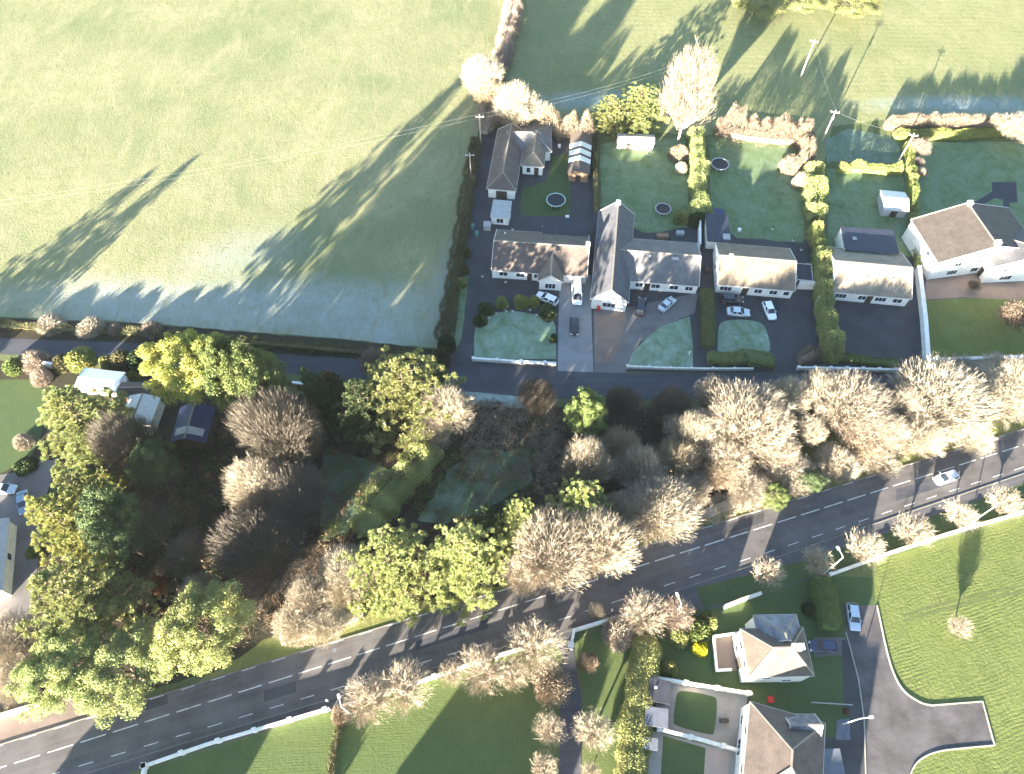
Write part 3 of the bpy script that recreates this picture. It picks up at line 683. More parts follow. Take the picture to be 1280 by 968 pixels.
# --- sheds in the upper gardens
def striped_shed():
    b = building('greenhouse_shed', 'brown garden shed with three pale striped roof bands beside the trampoline lawn', 'shed', (709,218), (737,219), (712,166), 2.4)
    a, u, v, w_, d = block(b, (709,217), (737,219), (711,165), 2.3, 3.4, 'v', roof='roof_brown', wall='timber', doors=[('S',.5,1.2,2.0)], fascia=False, ridge=False)
    O = b.location
    for k in (.30, .47, .64):
        mb = MB()
        for sgn in (0, 1):
            s0, s1 = (0, w_/2) if sgn == 0 else (w_, w_/2)
            q = [a+u*s0+v*(k-.055)*d, a+u*s1+v*(k-.055)*d, a+u*s1+v*(k+.055)*d, a+u*s0+v*(k+.055)*d]
            zz = [2.36, 3.46, 3.46, 2.36]; slab(mb, [(p.x-O.x, p.y-O.y, z) for p, z in zip(q, zz)], .03)
        mb.build('roof_panel', 'rooflight_sheet', b)
striped_shed()
b = building('garden_shed', 'low white walled shed under the yellow green conifers at the back of the garden', 'shed', (772,180), (818,181), (774,168), 2.2)
block(b, (772,178), (818,180), (774,167), 2.1, 2.6, 'u', roof='flat_pale', wall='white_render', doors=[('S',.3,1.0,1.9)])
b = building('garden_shed', 'grey metal shed with two tone roof against the gold hedge', 'shed', (1105,263), (1136,266), (1104,237), 2.3)
block(b, (1105,262), (1136,265), (1104,238), 2.2, 3.1, 'u', roof='galvanised', wall='flat_pale', doors=[('S',.5,1.4,1.9)], ridge=False)
b = building('garden_shed', 'dark blue roofed shed behind the cream roofed bungalow', 'shed', (884,303), (912,305), (887,264), 2.6)
block(b, (884,302), (913,304), (887,268), 2.5, 2.7, flat=True, roof='felt_blue', wall='white_render', fascia=False, skylights=[(.85,.2,1.5,1.6)])
block(b, (893,270), (906,271), (893,261), 2.2, 2.3, flat=True, roof='blue_sheet', fascia=False)
# --- left wooded plot
b = building('static_caravan', 'white caravan half hidden by the olive conifer near the lane', 'caravan', (92,488), (143,491), (95,461), 2.8)
block(b, (93,484), (145,490), (97,459), 2.7, 3.0, 'u', roof='white_plastic', wall='white_plastic', windows=[('S',.2,1.4,1.2,2.1),('S',.6,1.6,1.2,2.1)], doors=[('S',.4,.8,2.0)], ridge=False)
b = building('outbuilding', 'grey metal roofed outbuilding with a rusty red strip between the caravan and the blue shed', 'shed', (152,528), (190,530), (150,492), 3.0)
block(b, (148,529), (188,531), (152,494), 3.0, 4.0, 'v', roof='galvanised', wall='stone_wall', fascia=False)
block(b, (146,497), (188,496), (149,478), 2.8, 3.5, 'u', roof='roof_redbrown', wall='brick_red', fascia=False)
b = building('garden_shed', 'dark blue shed roof standing in deep shade among the trees', 'shed', (213,552), (257,553), (215,508), 3.0)
block(b, (212,553), (257,554), (216,508), 2.8, 4.3, 'v', roof='blue_sheet', wall='dark_timber', fascia=False, skylights=[(.30,.25,2.4,1.4),(.70,.25,2.4,1.4)], ridge=True)
b = building('house', 'white roofed house cut by the left edge of the picture above the sunny bank', 'house', (-40,735), (12,738), (-35,645), 3.0)
pa, pb_ = Vector(G(3, 738, 3.0)), Vector(G(11, 648, 3.0)); vv = (pb_-pa).normalized(); uu = Vector((vv.y, -vv.x))
block(b, 0, 0, 0, 3.0, 4.6, 'v', (0, 0), roof='flat_pale', wall='white_render', world=(pa-uu*9, uu, vv, 9, (pb_-pa).length), windows=[('E',.5,1.2,.9,2.1)])
for i, (px, py) in enumerate([(158,543),(166,544),(173,543),(180,542),(187,541)]):
    x, y = G(px, py, .6); mb = MB(); mb.box((0,0,.55),(.75,.75,1.1)); mb.box((0,0,1.14),(.85,.8,.08))
    o = mb.build('storage_drum', 'white_plastic', None, bevel=.12); o.location = (x, y, 0)
    tag(o, ('leftmost', 'second', 'middle', 'fourth', 'rightmost')[i]+' white container in the row below the grey metal roofed outbuilding', 'container', 'white containers in a row')
# --- row of houses standing behind the picture's lower edge (they shade the lawns)
for (cx, cy, L_, lab) in ((-22, -27, 20, 'tall brown roofed semi detached house below the striped lawn'), (-67, -24, 22, 'wide brown roofed house below the white walled paddock'), (17, -24, 24, 'brown roofed house below the patio gardens')):
    b = empty('house', (cx, cy, 0), lab, 'house')
    block(b, 0, 0, 0, 5.0, 8.2, 'u', (0, 0), roof='roof_brown', world=(Vector((cx-L_/2, cy-5)), Vector((1, 0)), Vector((0, 1)), L_, 10), windows=[('N',.2,1.4,3.3,4.5),('N',.5,1.4,3.3,4.5),('N',.8,1.4,3.3,4.5),('N',.3,1.8,.9,2.1)])

# ================================================================== WALLS AND FENCES
def wall_thing(name, label, px, ht, th, mat, pill=0.0, psize=.5, pht=.25, world=False, cat='wall', cap=None, z=0.0):
    pts = [Vector(p) for p in (px if world else P(px, z))]; O = pts[0]
    root = empty(name, (O.x, O.y, 0), label, cat)
    mb = MB(); cp = MB()
    for i in range(len(pts)-1):
        a = pts[i]-O; b2 = pts[i+1]-O
        d = (b2-a).normalized()*th*.49
        mb.bar((a.x-d.x, a.y-d.y, ht/2), (b2.x+d.x, b2.y+d.y, ht/2), th, ht-.004*(i % 2))
        cp.bar((a.x-d.x*1.2, a.y-d.y*1.2, ht+.04+.003*(i % 2)), (b2.x+d.x*1.2, b2.y+d.y*1.2, ht+.04+.003*(i % 2)), th+.1, .08)
    mb.build('wall_panel', mat, root); cp.build('coping', cap or mat, root)
    if pill:
        tot = 0; nxt = 0
        for i in range(len(pts)-1):
            a, b2 = pts[i], pts[i+1]; L_ = (b2-a).length
            while nxt <= tot+L_+.01:
                q = a+(b2-a)*((nxt-tot)/L_)-O; pb = MB(); rz = math.atan2((b2-a).y, (b2-a).x)
                pb.box((q.x, q.y, (ht+pht)/2), (psize, psize, ht+pht), rz); pb.box((q.x, q.y, ht+pht+.05), (psize+.14, psize+.14, .1), rz)
                pb.build('pillar', mat, root); nxt += pill
            tot += L_
    return root
wall_thing('garden_wall', 'long white wall with pillars along the footpath beside the dark lower left lawn', [(184,958),(262,931),(340,908),(412,887)], 1.0, .28, 'white_render', 5.0, .5, .3)
wall_thing('garden_wall', 'short white wall turning back from the first pillar at the bottom left', [(184,958),(178,985)], 1.0, .28, 'white_render', 3, .6, .3)
wall_thing('garden_wall', 'weathered pale wall running through the bare roadside trees to the entrance', [(426,885),(500,862),(576,836),(626,820),(690,801)], 1.0, .3, 'old_white_wall', 7, .5, .2)
wall_thing('garden_wall', 'bright white angled entrance wall with pillars beside the drive', [(713,809),(717,790),(760,777),(800,766)], 1.2, .35, 'white_render', 20, .7, .3)
wall_thing('garden_wall', 'old pale wall piece at the top of the villa garden', [(905,760),(925,752),(948,744)], 1.0, .4, 'old_white_wall')
wall_thing('garden_wall', 'low pale stone wall behind the roadside trees at the edge of the green crop', [(1036,720),(1075,706),(1110,693),(1180,670),(1280,641),(1420,596)], .8, .35, 'old_white_wall', 9, .45, .1)
wall_thing('garden_wall', 'thick white wall along the west side of the right hand garden', [(1145,340),(1152,400),(1156,455)], 1.5, .7, 'white_render', z=0)
wall_thing('garden_wall', 'long white wall along the bottom of the right hand garden', [(1158,454),(1290,450),(1420,446)], 1.2, .6, 'white_render', 12, .7, .2)
wall_thing('garden_wall', 'low white wall at the foot of the frosty lawn of the first bungalow', [(592,451),(640,454),(694,457)], .8, .3, 'white_render', 4.5, .45, .15)
wall_thing('garden_wall', 'thin white wall at the foot of the triangular frosty lawn', [(784,460),(830,462),(880,463),(940,463)], .6, .22, 'old_white_wall', 4.0, .35, .12)
wall_thing('garden_wall', 'low white wall with pillars in front of the narrow hedge by the dark driveway', [(997,462),(1060,463),(1126,465)], .7, .3, 'white_render', 3.0, .45, .15)
wall_thing('garden_wall', 'narrow white wall between the two middle gardens', [(873,312),(873,283)], 1.8, .3, 'white_render')
wall_thing('garden_wall', 'white arch wall joining the cream roofed bungalow to the gold hedge', [(996,361),(1020,362),(1019,382)], 2.2, .3, 'white_render')
wall_thing('garden_wall', 'pale wall along the top of the patio garden', [(817,849),(870,858),(936,869)], 1.4, .3, 'old_white_wall', 4.5, .5, .15)
wall_thing('garden_wall', 'pale wall between the two patio gardens at the bottom', [(822,913),(875,926),(920,939),(926,946)], 1.4, .3, 'old_white_wall', 4.5, .5, .15)
wall_thing('garden_wall', 'low white edging wall around the brown paved patio', [(925,792),(891,797),(895,839),(912,838)], .5, .3, 'white_render')
wall_thing('garden_wall', 'white wall at the left edge beside the sunny gravel bank', [(-90,925),(0,897),(50,882)], 1.1, .35, 'white_render', 9, .5, .2)
wall_thing('garden_wall', 'short white wall near the lane above the dark wood', [(368,481),(385,483)], .8, .4, 'white_render')
wall_thing('garden_wall', 'white garden wall joining the caravan to the brown bushes by the lane', [(60,459),(98,463)], 1.5, .4, 'white_render')
def fence(label, px, ht=1.2, step=2.4, mat='dark_timber'):
    pts = [Vector(p) for p in P(px)]; O = pts[0]; root = empty('fence', (O.x, O.y, 0), label, 'fence'); mb = MB()
    for i in range(len(pts)-1):
        a = pts[i]-O; b2 = pts[i+1]-O
        for z in (.35, .7, 1.05): mb.bar((a.x, a.y, z*ht/1.2), (b2.x, b2.y, z*ht/1.2), .05, .1)
        n = max(1, int((b2-a).length/step))
        for k in range(n+1):
            q = a+(b2-a)*k/n; pb = MB(); pb.box((q.x+.06, q.y, ht/2), (.1, .1, ht)); pb.build('post', mat, root)
    mb.build('rail', mat, root)
fence('dark timber fence between the gardens of the grey house and its neighbour', [(745,262),(746,200),(747,172)], 1.5, 3, 'dark_timber')
fence('pale rail fence across the small lawn beside the cul de sac', [(1014,879),(1062,882)], 1.0, 2.0, 'flat_pale')
fence('low rail fence beside the drive strip lawn', [(783,968),(800,870),(806,800)], 1.0, 3.0, 'timber')

# ================================================================== VEHICLES
def make_car(name, paint, L_=4.3, Wd=1.76, Ht=1.46, kind='hatch'):
    root = empty(name, (0, 0, 0))
    hw = Wd/2
    # long hull stations: x, half width, z low, z high
    van = kind == 'van'
    st = [(-L_/2, hw*.80, .35, .80), (-L_/2+.12, hw*.95, .28, .95), (-L_/2+.6, hw, .25, 1.0), (-.2, hw, .25, .98), (L_*.18, hw, .25, .95), (L_/2-.6, hw*.98, .25, .86), (L_/2-.15, hw*.88, .28, .72), (L_/2, hw*.70, .38, .62)]
    mb = MB(); k = 0
    def ringp(x, h, z0, z1): return [(x,-h,z0+.08),(x,-h*.93,z0),(x,h*.93,z0),(x,h,z0+.08),(x,h,z1-.12),(x,h*.90,z1),(x,-h*.90,z1),(x,-h,z1-.12)]
    for s in st: mb.v += ringp(*s)
    for i in range(len(st)-1):
        for j in range(8): a = i*8+j; b2 = i*8+(j+1) % 8; mb.f.append([a, b2, b2+8, a+8]); mb.m.append(0)
    mb.f.append(list(range(8))[::-1]); mb.f.append([(len(st)-1)*8+j for j in range(8)]); mb.m += [0, 0]
    # cabin
    if van: c0, c1, t0, t1 = -L_/2+.08, L_/2-.75, -L_/2+.15, L_/2-1.35
    elif kind == 'saloon': c0, c1, t0, t1 = -L_/2+.55, L_*.24, -L_/2+1.15, L_*.05
    else: c0, c1, t0, t1 = -L_/2+.12, L_*.24, -L_/2+.55, L_*.05
    zb = .93; hb = hw*.90; ht_ = hw*.74
    B = [(c0,-hb,zb),(c1,-hb,zb),(c1,hb,zb),(c0,hb,zb)]; T = [(t0,-ht_,Ht),(t1,-ht_,Ht),(t1,ht_,Ht),(t0,ht_,Ht)]
    k = len(mb.v); mb.v += B+T
    mb.f += [[k,k+1,k+5,k+4],[k+1,k+2,k+6,k+5],[k+2,k+3,k+7,k+6],[k+3,k,k+4,k+7],[k+4,k+5,k+6,k+7]]; mb.m += [0]*5
    body = mb.build('body', paint, root, bevel=.035, smooth=False)
    def pane(nm, q, ins=.10, up=.012):
        q = [Vector(p) for p in q]; c = sum(q, Vector())/4; n = (q[1]-q[0]).cross(q[3]-q[0]).normalized()
        if n.dot(c-Vector((0,0,.9))) < 0: n = -n
        q2 = [c+(p-c)*(1-ins)+n*up for p in q]; g = MB(); slab(g, [tuple(p) for p in q2], .01); g.build(nm, 'car_glass', root)
    pane('windscreen', [B[1],B[2],T[2],T[1]]); pane('rear_window', [B[3],B[0],T[0],T[3]])
    def lerp(a, b2, t): return tuple(a[i]+(b2[i]-a[i])*t for i in range(3))
    for s_, (i0, i1) in ((-1, (0, 1)), (1, (3, 2))):
        for t_a, t_b in ((.03,.45),(.52,.97)):
            pane('side_window', [lerp(B[i0],B[i1],t_a), lerp(B[i0],B[i1],t_b), lerp(T[i0],T[i1],t_b), lerp(T[i0],T[i1],t_a)], .14)
    for sx in (-1, 1):
        for sy in (-1, 1):
            wb = MB(); x = sx*(L_/2-.78); y = sy*(hw-.10)
            wb.tube([(x,y-.11,.32),(x,y+.11,.32)], .32, 16); we = wb.build('wheel', 'tyre_rubber', root)
            rb = MB(); rb.tube([(x,y+sy*.10,.32),(x,y+sy*.125,.32)], .2, 12); rb.build('rim', 'rim_metal', we)
    for sy in (-1, 1):
        hb_ = MB(); hb_.box((L_/2-.13, sy*hw*.66, .66), (.26, .34, .14)); hb_.build('headlight', 'lamp_glass', root, bevel=.02)
        tb = MB(); tb.box((-L_/2+.05, sy*hw*.74, .78), (.14, .22, .2)); tb.build('tail_light', 'tail_red', root, bevel=.02)
        m_ = MB(); m_.box((L_*.16, sy*(hw+.06), .98), (.14, .2, .12)); m_.build('wing_mirror', paint, root, bevel=.02)
    return root
def place_px(o, px, py, head_px, z=0.03, zref=.7):
    x, y = G(px, py, zref); hx, hy = G(px+head_px[0], py+head_px[1], zref)
    o.location = (x, y, z); o.rotation_euler = (0, 0, math.atan2(hy-y, hx-x))
cars = [
 ('parked_car','car_paint_white',4.7,1.8,1.5,'hatch',(684,373),(-20,-9),'white estate car parked at the porch of the first bungalow'),
 ('parked_van','car_paint_white',6.3,2.05,2.5,'van',(721,365),(1,20),'long white van parked beside the first bungalow'),
 ('parked_car','car_paint_black',4.1,1.74,1.46,'hatch',(718,408),(0,20),'small black car on the concrete drive below the white van'),
 ('parked_car','car_paint_black',4.5,1.85,1.6,'hatch',(801,383),(4,-20),'black car parked close to the white gable of the grey house'),
 ('parked_car','car_paint_silver',4.2,1.76,1.46,'saloon',(834,380),(16,-14),'silver car standing askew beside the curved lawn edge'),
 ('parked_car','car_paint_black',4.6,1.85,1.6,'hatch',(915,374),(20,1),'black car tight against the front of the cream roofed bungalow'),
 ('parked_car','car_paint_silver',4.5,1.8,1.45,'saloon',(923,390),(20,1.5),'silver car parked beside the rounded frosty lawn'),
 ('parked_car','car_paint_white',4.5,1.8,1.45,'hatch',(962,388),(8,20),'white car standing alone on the dark drive'),
 ('moving_car','car_paint_silver',4.4,1.8,1.46,'hatch',(1183,597),(-20,7),'pale silver car driving along the sunlit main road'),
 ('parked_car','car_paint_pale_blue',4.2,1.74,1.46,'hatch',(1067,771),(3,20),'silver blue car parked at the top of the cul de sac'),
 ('parked_car','car_paint_navy',4.1,1.76,1.5,'hatch',(1029,808),(-20,0),'dark navy car in the bay beside the villa'),
 ('parked_car','car_paint_blue_grey',4.4,1.78,1.46,'saloon',(29,628),(2,20),'blue grey car on the gravel drive in the left plot'),
 ('parked_car','car_paint_pale_blue',4.3,1.76,1.46,'hatch',(4,611),(20,1),'pale blue car cut by the left edge of the picture'),
]
for nm, pt, L_, wd, ht, kd, pp, hd, lab in cars:
    c = make_car(nm, pt, L_, wd, ht, kd); place_px(c, *pp, hd)
    tag(c, lab, 'van' if kd == 'van' else 'car')

# ================================================================== POLES, LAMPS, WIRES
def pole(px, py, h, label, arms=1, base_z=0.0, rz=0.0):
    x, y = G(px, py); r = empty('utility_pole', (x, y, 0), label, 'utility pole', 'wooden poles carrying the wires')
    mb = MB(); mb.tube([(0,0,0),(0,0,h)], [.17,.11], 10); mb.build('pole', 'wood_pole', r)
    c, s = math.cos(rz), math.sin(rz)
    cb = MB(); cb.bar((-.95*c,-.95*s+.02,h-.35),(.95*c,.95*s+.02,h-.35), .14, .14); ca = cb.build('crossarm', 'galvanised', r)
    for k in (-.85, 0, .85):
        ib = MB(); zt = h-.28 if k else h
        ib.tube([(k*c,k*s+.02,zt),(k*c,k*s+.02,zt+.22)], [.08,.05], 8); ib.build('insulator', 'white_plastic', ca)
    if arms > 1:
        tb = MB(); tb.tube([(.28*s+.0,-.28,h-2.0),(.28*s,-.28,h-1.2)], .25, 12); tb.build('transformer', 'galvanised', r)
    return (x, y, h)
pA = pole(601, 180, 7.8, 'pole with pale crossarm standing at the corner of the field hedge', 1)
pB = pole(589, 223, 6.8, 'shorter pole just below the corner pole on the field side', 1)
pC = pole(1001, 96, 9.8, 'tall pale pole alone in the sunlit upper meadow', 1, rz=-.3)
pD = pole(1027, 178, 8.6, 'stout pole with box at the end of the brown garden hedge', 2, rz=-.3)
pE = pole(1123, 202, 7.6, 'leaning looking pole by the gold hedge right of the frosty paddock', 1, rz=-.3)
def wire(a, b, label, off=0.0, sag=1.0, group='thin overhead wires'):
    mb = MB(); pts = []
    for i in range(17):
        t = i/16; pts.append((a[0]+(b[0]-a[0])*t+off*.5, a[1]+(b[1]-a[1])*t+off, a[2]+(b[2]-a[2])*t-sag*4*t*(1-t)))
    mb.tube(pts, .006, 5); o = mb.build('overhead_wire', 'wire_metal', None, origin=(a[0], a[1], 0)); tag(o, label, 'wire', group)
fx, fy = G(-60, 262, 9)
for off in (-.85, .85): wire((pA[0], pA[1], pA[2]-.1), (fx, fy, 9), ('lower' if off < 0 else 'upper')+' of two wires strung from the corner pole across the frosty field', off, 1.6)
gx, gy = G(860, 80, 9)
for off in (-.85, .85): wire((pA[0], pA[1], pA[2]-.1), (gx, gy, 9.5), ('lower' if off < 0 else 'upper')+' of two wires strung from the corner pole towards the tall pale tree', off, 1.4)
wire((pD[0], pD[1], pD[2]-.1), (pE[0], pE[1], pE[2]-.1), 'wire strung above the frosty paddock between two poles', .0, .8)
wire((pC[0], pC[1], pC[2]-.1), (pD[0], pD[1], pD[2]-.1), 'wire strung from the meadow pole to the stout pole', .4, .8)
def lamp(px, py, h, reach, label, z=None):
    """px,py: where the lamp head shows"""
    hx, hy = G(px, py, h); hd = Vector(reach).normalized()*1.3
    bx, by = hx-hd.x, hy-hd.y
    r = empty('street_lamp', (bx, by, 0), label, 'street lamp', 'grey street lamps')
    mb = MB(); mb.tube([(0,0,0),(0,0,h*.5),(0,0,h)], [.09,.07,.045], 10); mb.build('pole', 'lamp_metal', r)
    mb = MB(); mb.tube([(0,0,h-.06),(hd.x*.5,hd.y*.5,h+.1),(hd.x,hd.y,h+.15)], [.06,.05,.05], 8); mb.build('arm', 'lamp_metal', r)
    mb = MB(); mb.bar((hd.x*.9,hd.y*.9,h+.14),(hd.x*1.35,hd.y*1.35,h+.18), .34, .18); he = mb.build('lamp_head', 'white_plastic', r, bevel=.04)
    mb = MB(); mb.bar((hd.x*.95,hd.y*.95,h+.035),(hd.x*1.28,hd.y*1.28,h+.065), .24, .03); mb.build('lamp_glass', 'lamp_glass', he)
lamp(1048, 687, 8.0, (-.35, .95), 'street lamp head above the verge right of the first round roadside tree')
lamp(1240, 622, 8.0, (-.35, .95), 'street lamp head among the last two roadside trees at the right')
lamp(1087, 897, 6.0, (.98, .1), 'street lamp leaning over the cul de sac beside the garage')
lamp(847, 745, 8.0, (-.35, .95), 'street lamp head above the rosy bare tree near the villa garden')
lamp(424, 872, 7.0, (-.35, .95), 'street lamp beside the white wall end at the tan bushes')
def bollard(px, py, label, h=1.0):
    x, y = G(px, py, h*.7); r = empty('marker_post', (x, y, 0), label, 'post')
    mb = MB(); mb.tube([(0,0,0),(0,0,h)], [.13,.11], 10); mb.build('post', 'white_plastic', r)
    mb = MB(); mb.tube([(0,0,h),(0,0,h+.12)], [.17,.10], 10); mb.build('cap', 'white_plastic', r)
bollard(765, 763, 'small white post at the road side of the entrance wall'); bollard(822, 745, 'white post at the verge above the rosy trees', 1.6)
bollard(797, 679, 'white post at the upper kerb beneath the pale round tree', 1.3); bollard(409, 876, 'white post just left of the wall end lamp', 1.2)
bollard(862, 441, 'white post on the triangular frosty lawn', .8)

# ================================================================== TRAMPOLINES AND GARDEN THINGS
def trampoline(px, py, r, pad, label):
    x, y = G(px, py, .9); t = empty('trampoline', (x, y, 0), label, 'trampoline', 'round trampolines on the back lawns')
    mb = MB(); mb.ring((0,0,.9), r, .13, 44, 8); fr = mb.build('pad', pad, t, smooth=True)
    mb = MB(); mb.disc((0,0,.88), r-.12, .02, 44); mb.build('jumping_mat', 'trampoline_mat', t)
    for k in range(6):
        a = k*math.pi/3; lb = MB(); lb.tube([(r*math.cos(a),r*math.sin(a),0),(r*math.cos(a),r*math.sin(a),.85)], .03, 6); lb.build('leg', 'galvanised', t)
trampoline(695, 250, 2.05, 'trampoline_pad', 'trampoline with pale green rim on the lawn beside the striped shed')
trampoline(829, 261, 1.65, 'trampoline_pad_grey', 'smaller grey rimmed trampoline beside the round shrub of the middle garden')
trampoline(900, 205, 1.95, 'trampoline_pad_grey', 'trampoline with dull blue rim in the shaded top corner of the third garden')
def small_box(name, px, py, sz, mat, label, cat, lid=None, rz=0.0, z=0.02):
    x, y = G(px, py, sz[2]/2); r = empty(name, (x, y, z), label, cat)
    mb = MB(); mb.box((0,0,sz[2]/2), sz, rz); mb.build('body', mat, r, bevel=.04)
    mb = MB(); mb.box((0,0,sz[2]+.04), (sz[0]+.06, sz[1]+.06, .09), rz); mb.build('lid', lid or mat, r, bevel=.02)
small_box('wheelie_bin', 591, 284, (.65,.75,1.05), 'green_plastic', 'teal bin beside the hedge left of the outhouse', 'bin')
small_box('wheelie_bin', 596, 293, (.65,.75,1.05), 'green_plastic', 'second teal bin just below the first by the hedge', 'bin')
small_box('wheelie_bin', 748, 386, (.6,.7,1.0), 'red_plastic', 'red bin at the foot of the white gable', 'bin')
small_box('storage_box', 963, 875, (.7,.8,.6), 'red_plastic', 'small red storage box in the shaded gap between the two lower houses', 'box')
small_box('water_tank', 609, 283, (1.5,1.5,1.3), 'flat_pale', 'pale round water tank below the conservatory', 'tank')
small_box('garden_box', 699, 183, (.6,.6,.6), 'white_plastic', 'small white box at the top of the trampoline lawn', 'box')
small_box('garden_box', 709, 272, (.7,.6,.6), 'white_plastic', 'small white box at the bottom corner of the trampoline lawn', 'box')
small_box('garden_box', 924, 288, (.6,.6,.6), 'white_plastic', 'white box by the blue roofed shed on the third lawn', 'box')
small_box('rooftop_box', 1024, 950, (2.0,2.6,1.0), 'white_plastic', 'white box unit standing between the brown roof and the flat garage', 'box')
small_box('bench', 1018, 322, (1.6,.6,.8), 'dark_timber', 'dark bench in the shaded yard beside the gold hedge', 'bench')
small_box('bench', 905, 901, (1.2,.5,.5), 'dark_timber', 'dark bench on the walled patio garden', 'bench')

def pot(px, py, label, r=.28, mat='white_plastic'):
    x, y = G(px, py, .3); o = empty('flower_pot', (x, y, .02), label, 'flower pot')
    mb = MB(); mb.tube([(0,0,0),(0,0,r*1.7)], [r*.75, r], 12); mb.build('pot', mat, o)
    mb = MB(); mb.disc((0,0,r*1.7+.02), r*.9, .04, 12); mb.build('soil', 'dark_timber', o)
for px, py, lab in [(611,396,'pale pot at the left of the flower bed before the first bungalow'),(620,391,'second pale pot in the flower bed before the first bungalow'),(633,388,'pale pot below the clipped olive ball shrub'),(641,388,'pale pot between the olive and golden ball shrubs'),(663,387,'tall white pot below the small golden ball shrub'),(671,393,'small white pot beside the lawn and golden shrub'),
    (603,345,'white pot at the left corner of the first bungalow'),(632,352,'white pot under the windows of the first bungalow'),(641,286,'white pot on the yard behind the first bungalow'),(679,283,'white pot by the black flat roof'),(905,376,'white pot beside the black car at the cream roofed bungalow'),
    (1002,312,'pale pot in the dark yard behind the cream roofed bungalow'),(992,300,'pale pot at the lower right of the third lawn'),(966,286,'white pot standing on the third back lawn'),(811,193,'white pot on the middle back lawn'),(1112,342,'white pot behind the right bungalow')]: pot(px, py, lab)
small_box('wood_stack', 828, 296, (2.4,1.0,.9), 'timber', 'timber stack on the dim patio behind the grey house', 'wood stack'); small_box('garden_table', 850, 292, (1.6,.9,.75), 'flat_pale', 'pale garden table on the dim patio behind the grey house', 'table')
small_box('planter', 1010, 332, (1.4,.6,.5), 'flat_pale', 'pale planter in the yard beside the gold hedge', 'planter')
small_box('coal_bunker', 884, 338, (1.0,1.4,1.0), 'dark_timber', 'dark bunker in the gap left of the cream roofed bungalow', 'bunker')

# ================================================================== VEGETATION
def unit(v): return v/np.maximum(np.linalg.norm(v, axis=-1, keepdims=True), 1e-6)
def rdir(n): return unit(rng.normal(size=(n, 3)))
def cards(C, A, B, Ln, Wd, taper=1.0):
    """quads centred at C, long axis A (length Ln), across B (width Wd)"""
    B = unit(np.cross(A, B)); Ln = np.reshape(Ln, (-1, 1)); Wd = np.reshape(Wd, (-1, 1))
    a = C-A*Ln/2; b = C+A*Ln/2
    return np.stack([a-B*Wd/2, a+B*Wd/2, b+B*Wd/2*taper, b-B*Wd/2*taper], 1)
def limb_mesh(name, segs, mat, n=5):
    """segs: list of (points, radii)"""
    mb = MB()
    for pts, rad in segs: mb.tube(pts, rad, n)
    me = bpy.data.meshes.new(name); me.from_pydata(mb.v, [], mb.f); me.materials.append(M[mat]); me.update(); return me
VAR = {}
def conifer_var(key, R, H, leaf, seed, nlev=17, dens=1.0, droop=.12, bulge=1.0, nb=10):
    global rng; rng = np.random.default_rng(seed); Q = []; segs = [([(0,0,0),(0,0,H*.5),(0,0,H*.96)], [R*.055, R*.035, .03])]
    for i in range(nlev):
        t = (i+.5)/nlev; z = H*(.08+.90*t); ln = R*(1-t**(1.25*bulge))*(.95+.1*rng.random())+.35
        if t < .22: ln *= .72+1.2*t
        k = max(5, int(nb*(1-.35*t)))
        a0 = rng.random()*6.28
        for j in range(k):
            a = a0+6.283*j/k+rng.normal()*.16; L = ln*(.78+.38*rng.random()); up = .25+.5*t-droop*2*(1-t)+rng.normal()*.06
            d = np.array([math.cos(a), math.sin(a), up*.55]); d = d/np.linalg.norm(d)
            base = np.array([0, 0, z-.2])
            segs.append(([tuple(base), tuple(base+d*L*.5), tuple(base+d*L*.9)], [.07*R/6+.02, .05, .015]))
            perp = np.array([-d[1], d[0], 0]); perp = perp/np.linalg.norm(perp)
            nt_ = max(2, int(L*1.15*dens)); tw_ = .30+.12*L/R*3
            for q in range(nt_):
                f = (q+.6+rng.random()*.5)/(nt_+.3)
                tc = base+d*L*min(1, f)+perp*rng.normal()*.11*L*f*.9+np.array([0,0,rng.normal()*.22-.05*L*f])
                r = rng.uniform(.36, .66)*(.75+.45*(1-t)); m = int(125*r/.6)
                n = rdir(m); n[:, 2] = np.abs(n[:, 2])*.8-.15
                dr = unit(n*.9+d*.75+np.array([0,0,.15])); C = tc+dr*(r*rng.uniform(.2, 1.0, (m, 1)))
                Q.append(cards(C, unit(dr+rdir(m)*.35), rdir(m)*.7+np.array([0,0,.7]), .17+.19*rng.random(m), .055+.065*rng.random(m), .45))
    VAR[key] = dict(R=R, H=H, crown=quad_mesh('crown', np.concatenate(Q), leaf), trunk=limb_mesh('trunk', segs[:1]+segs[1::2], 'bark', 5), zc=.45)
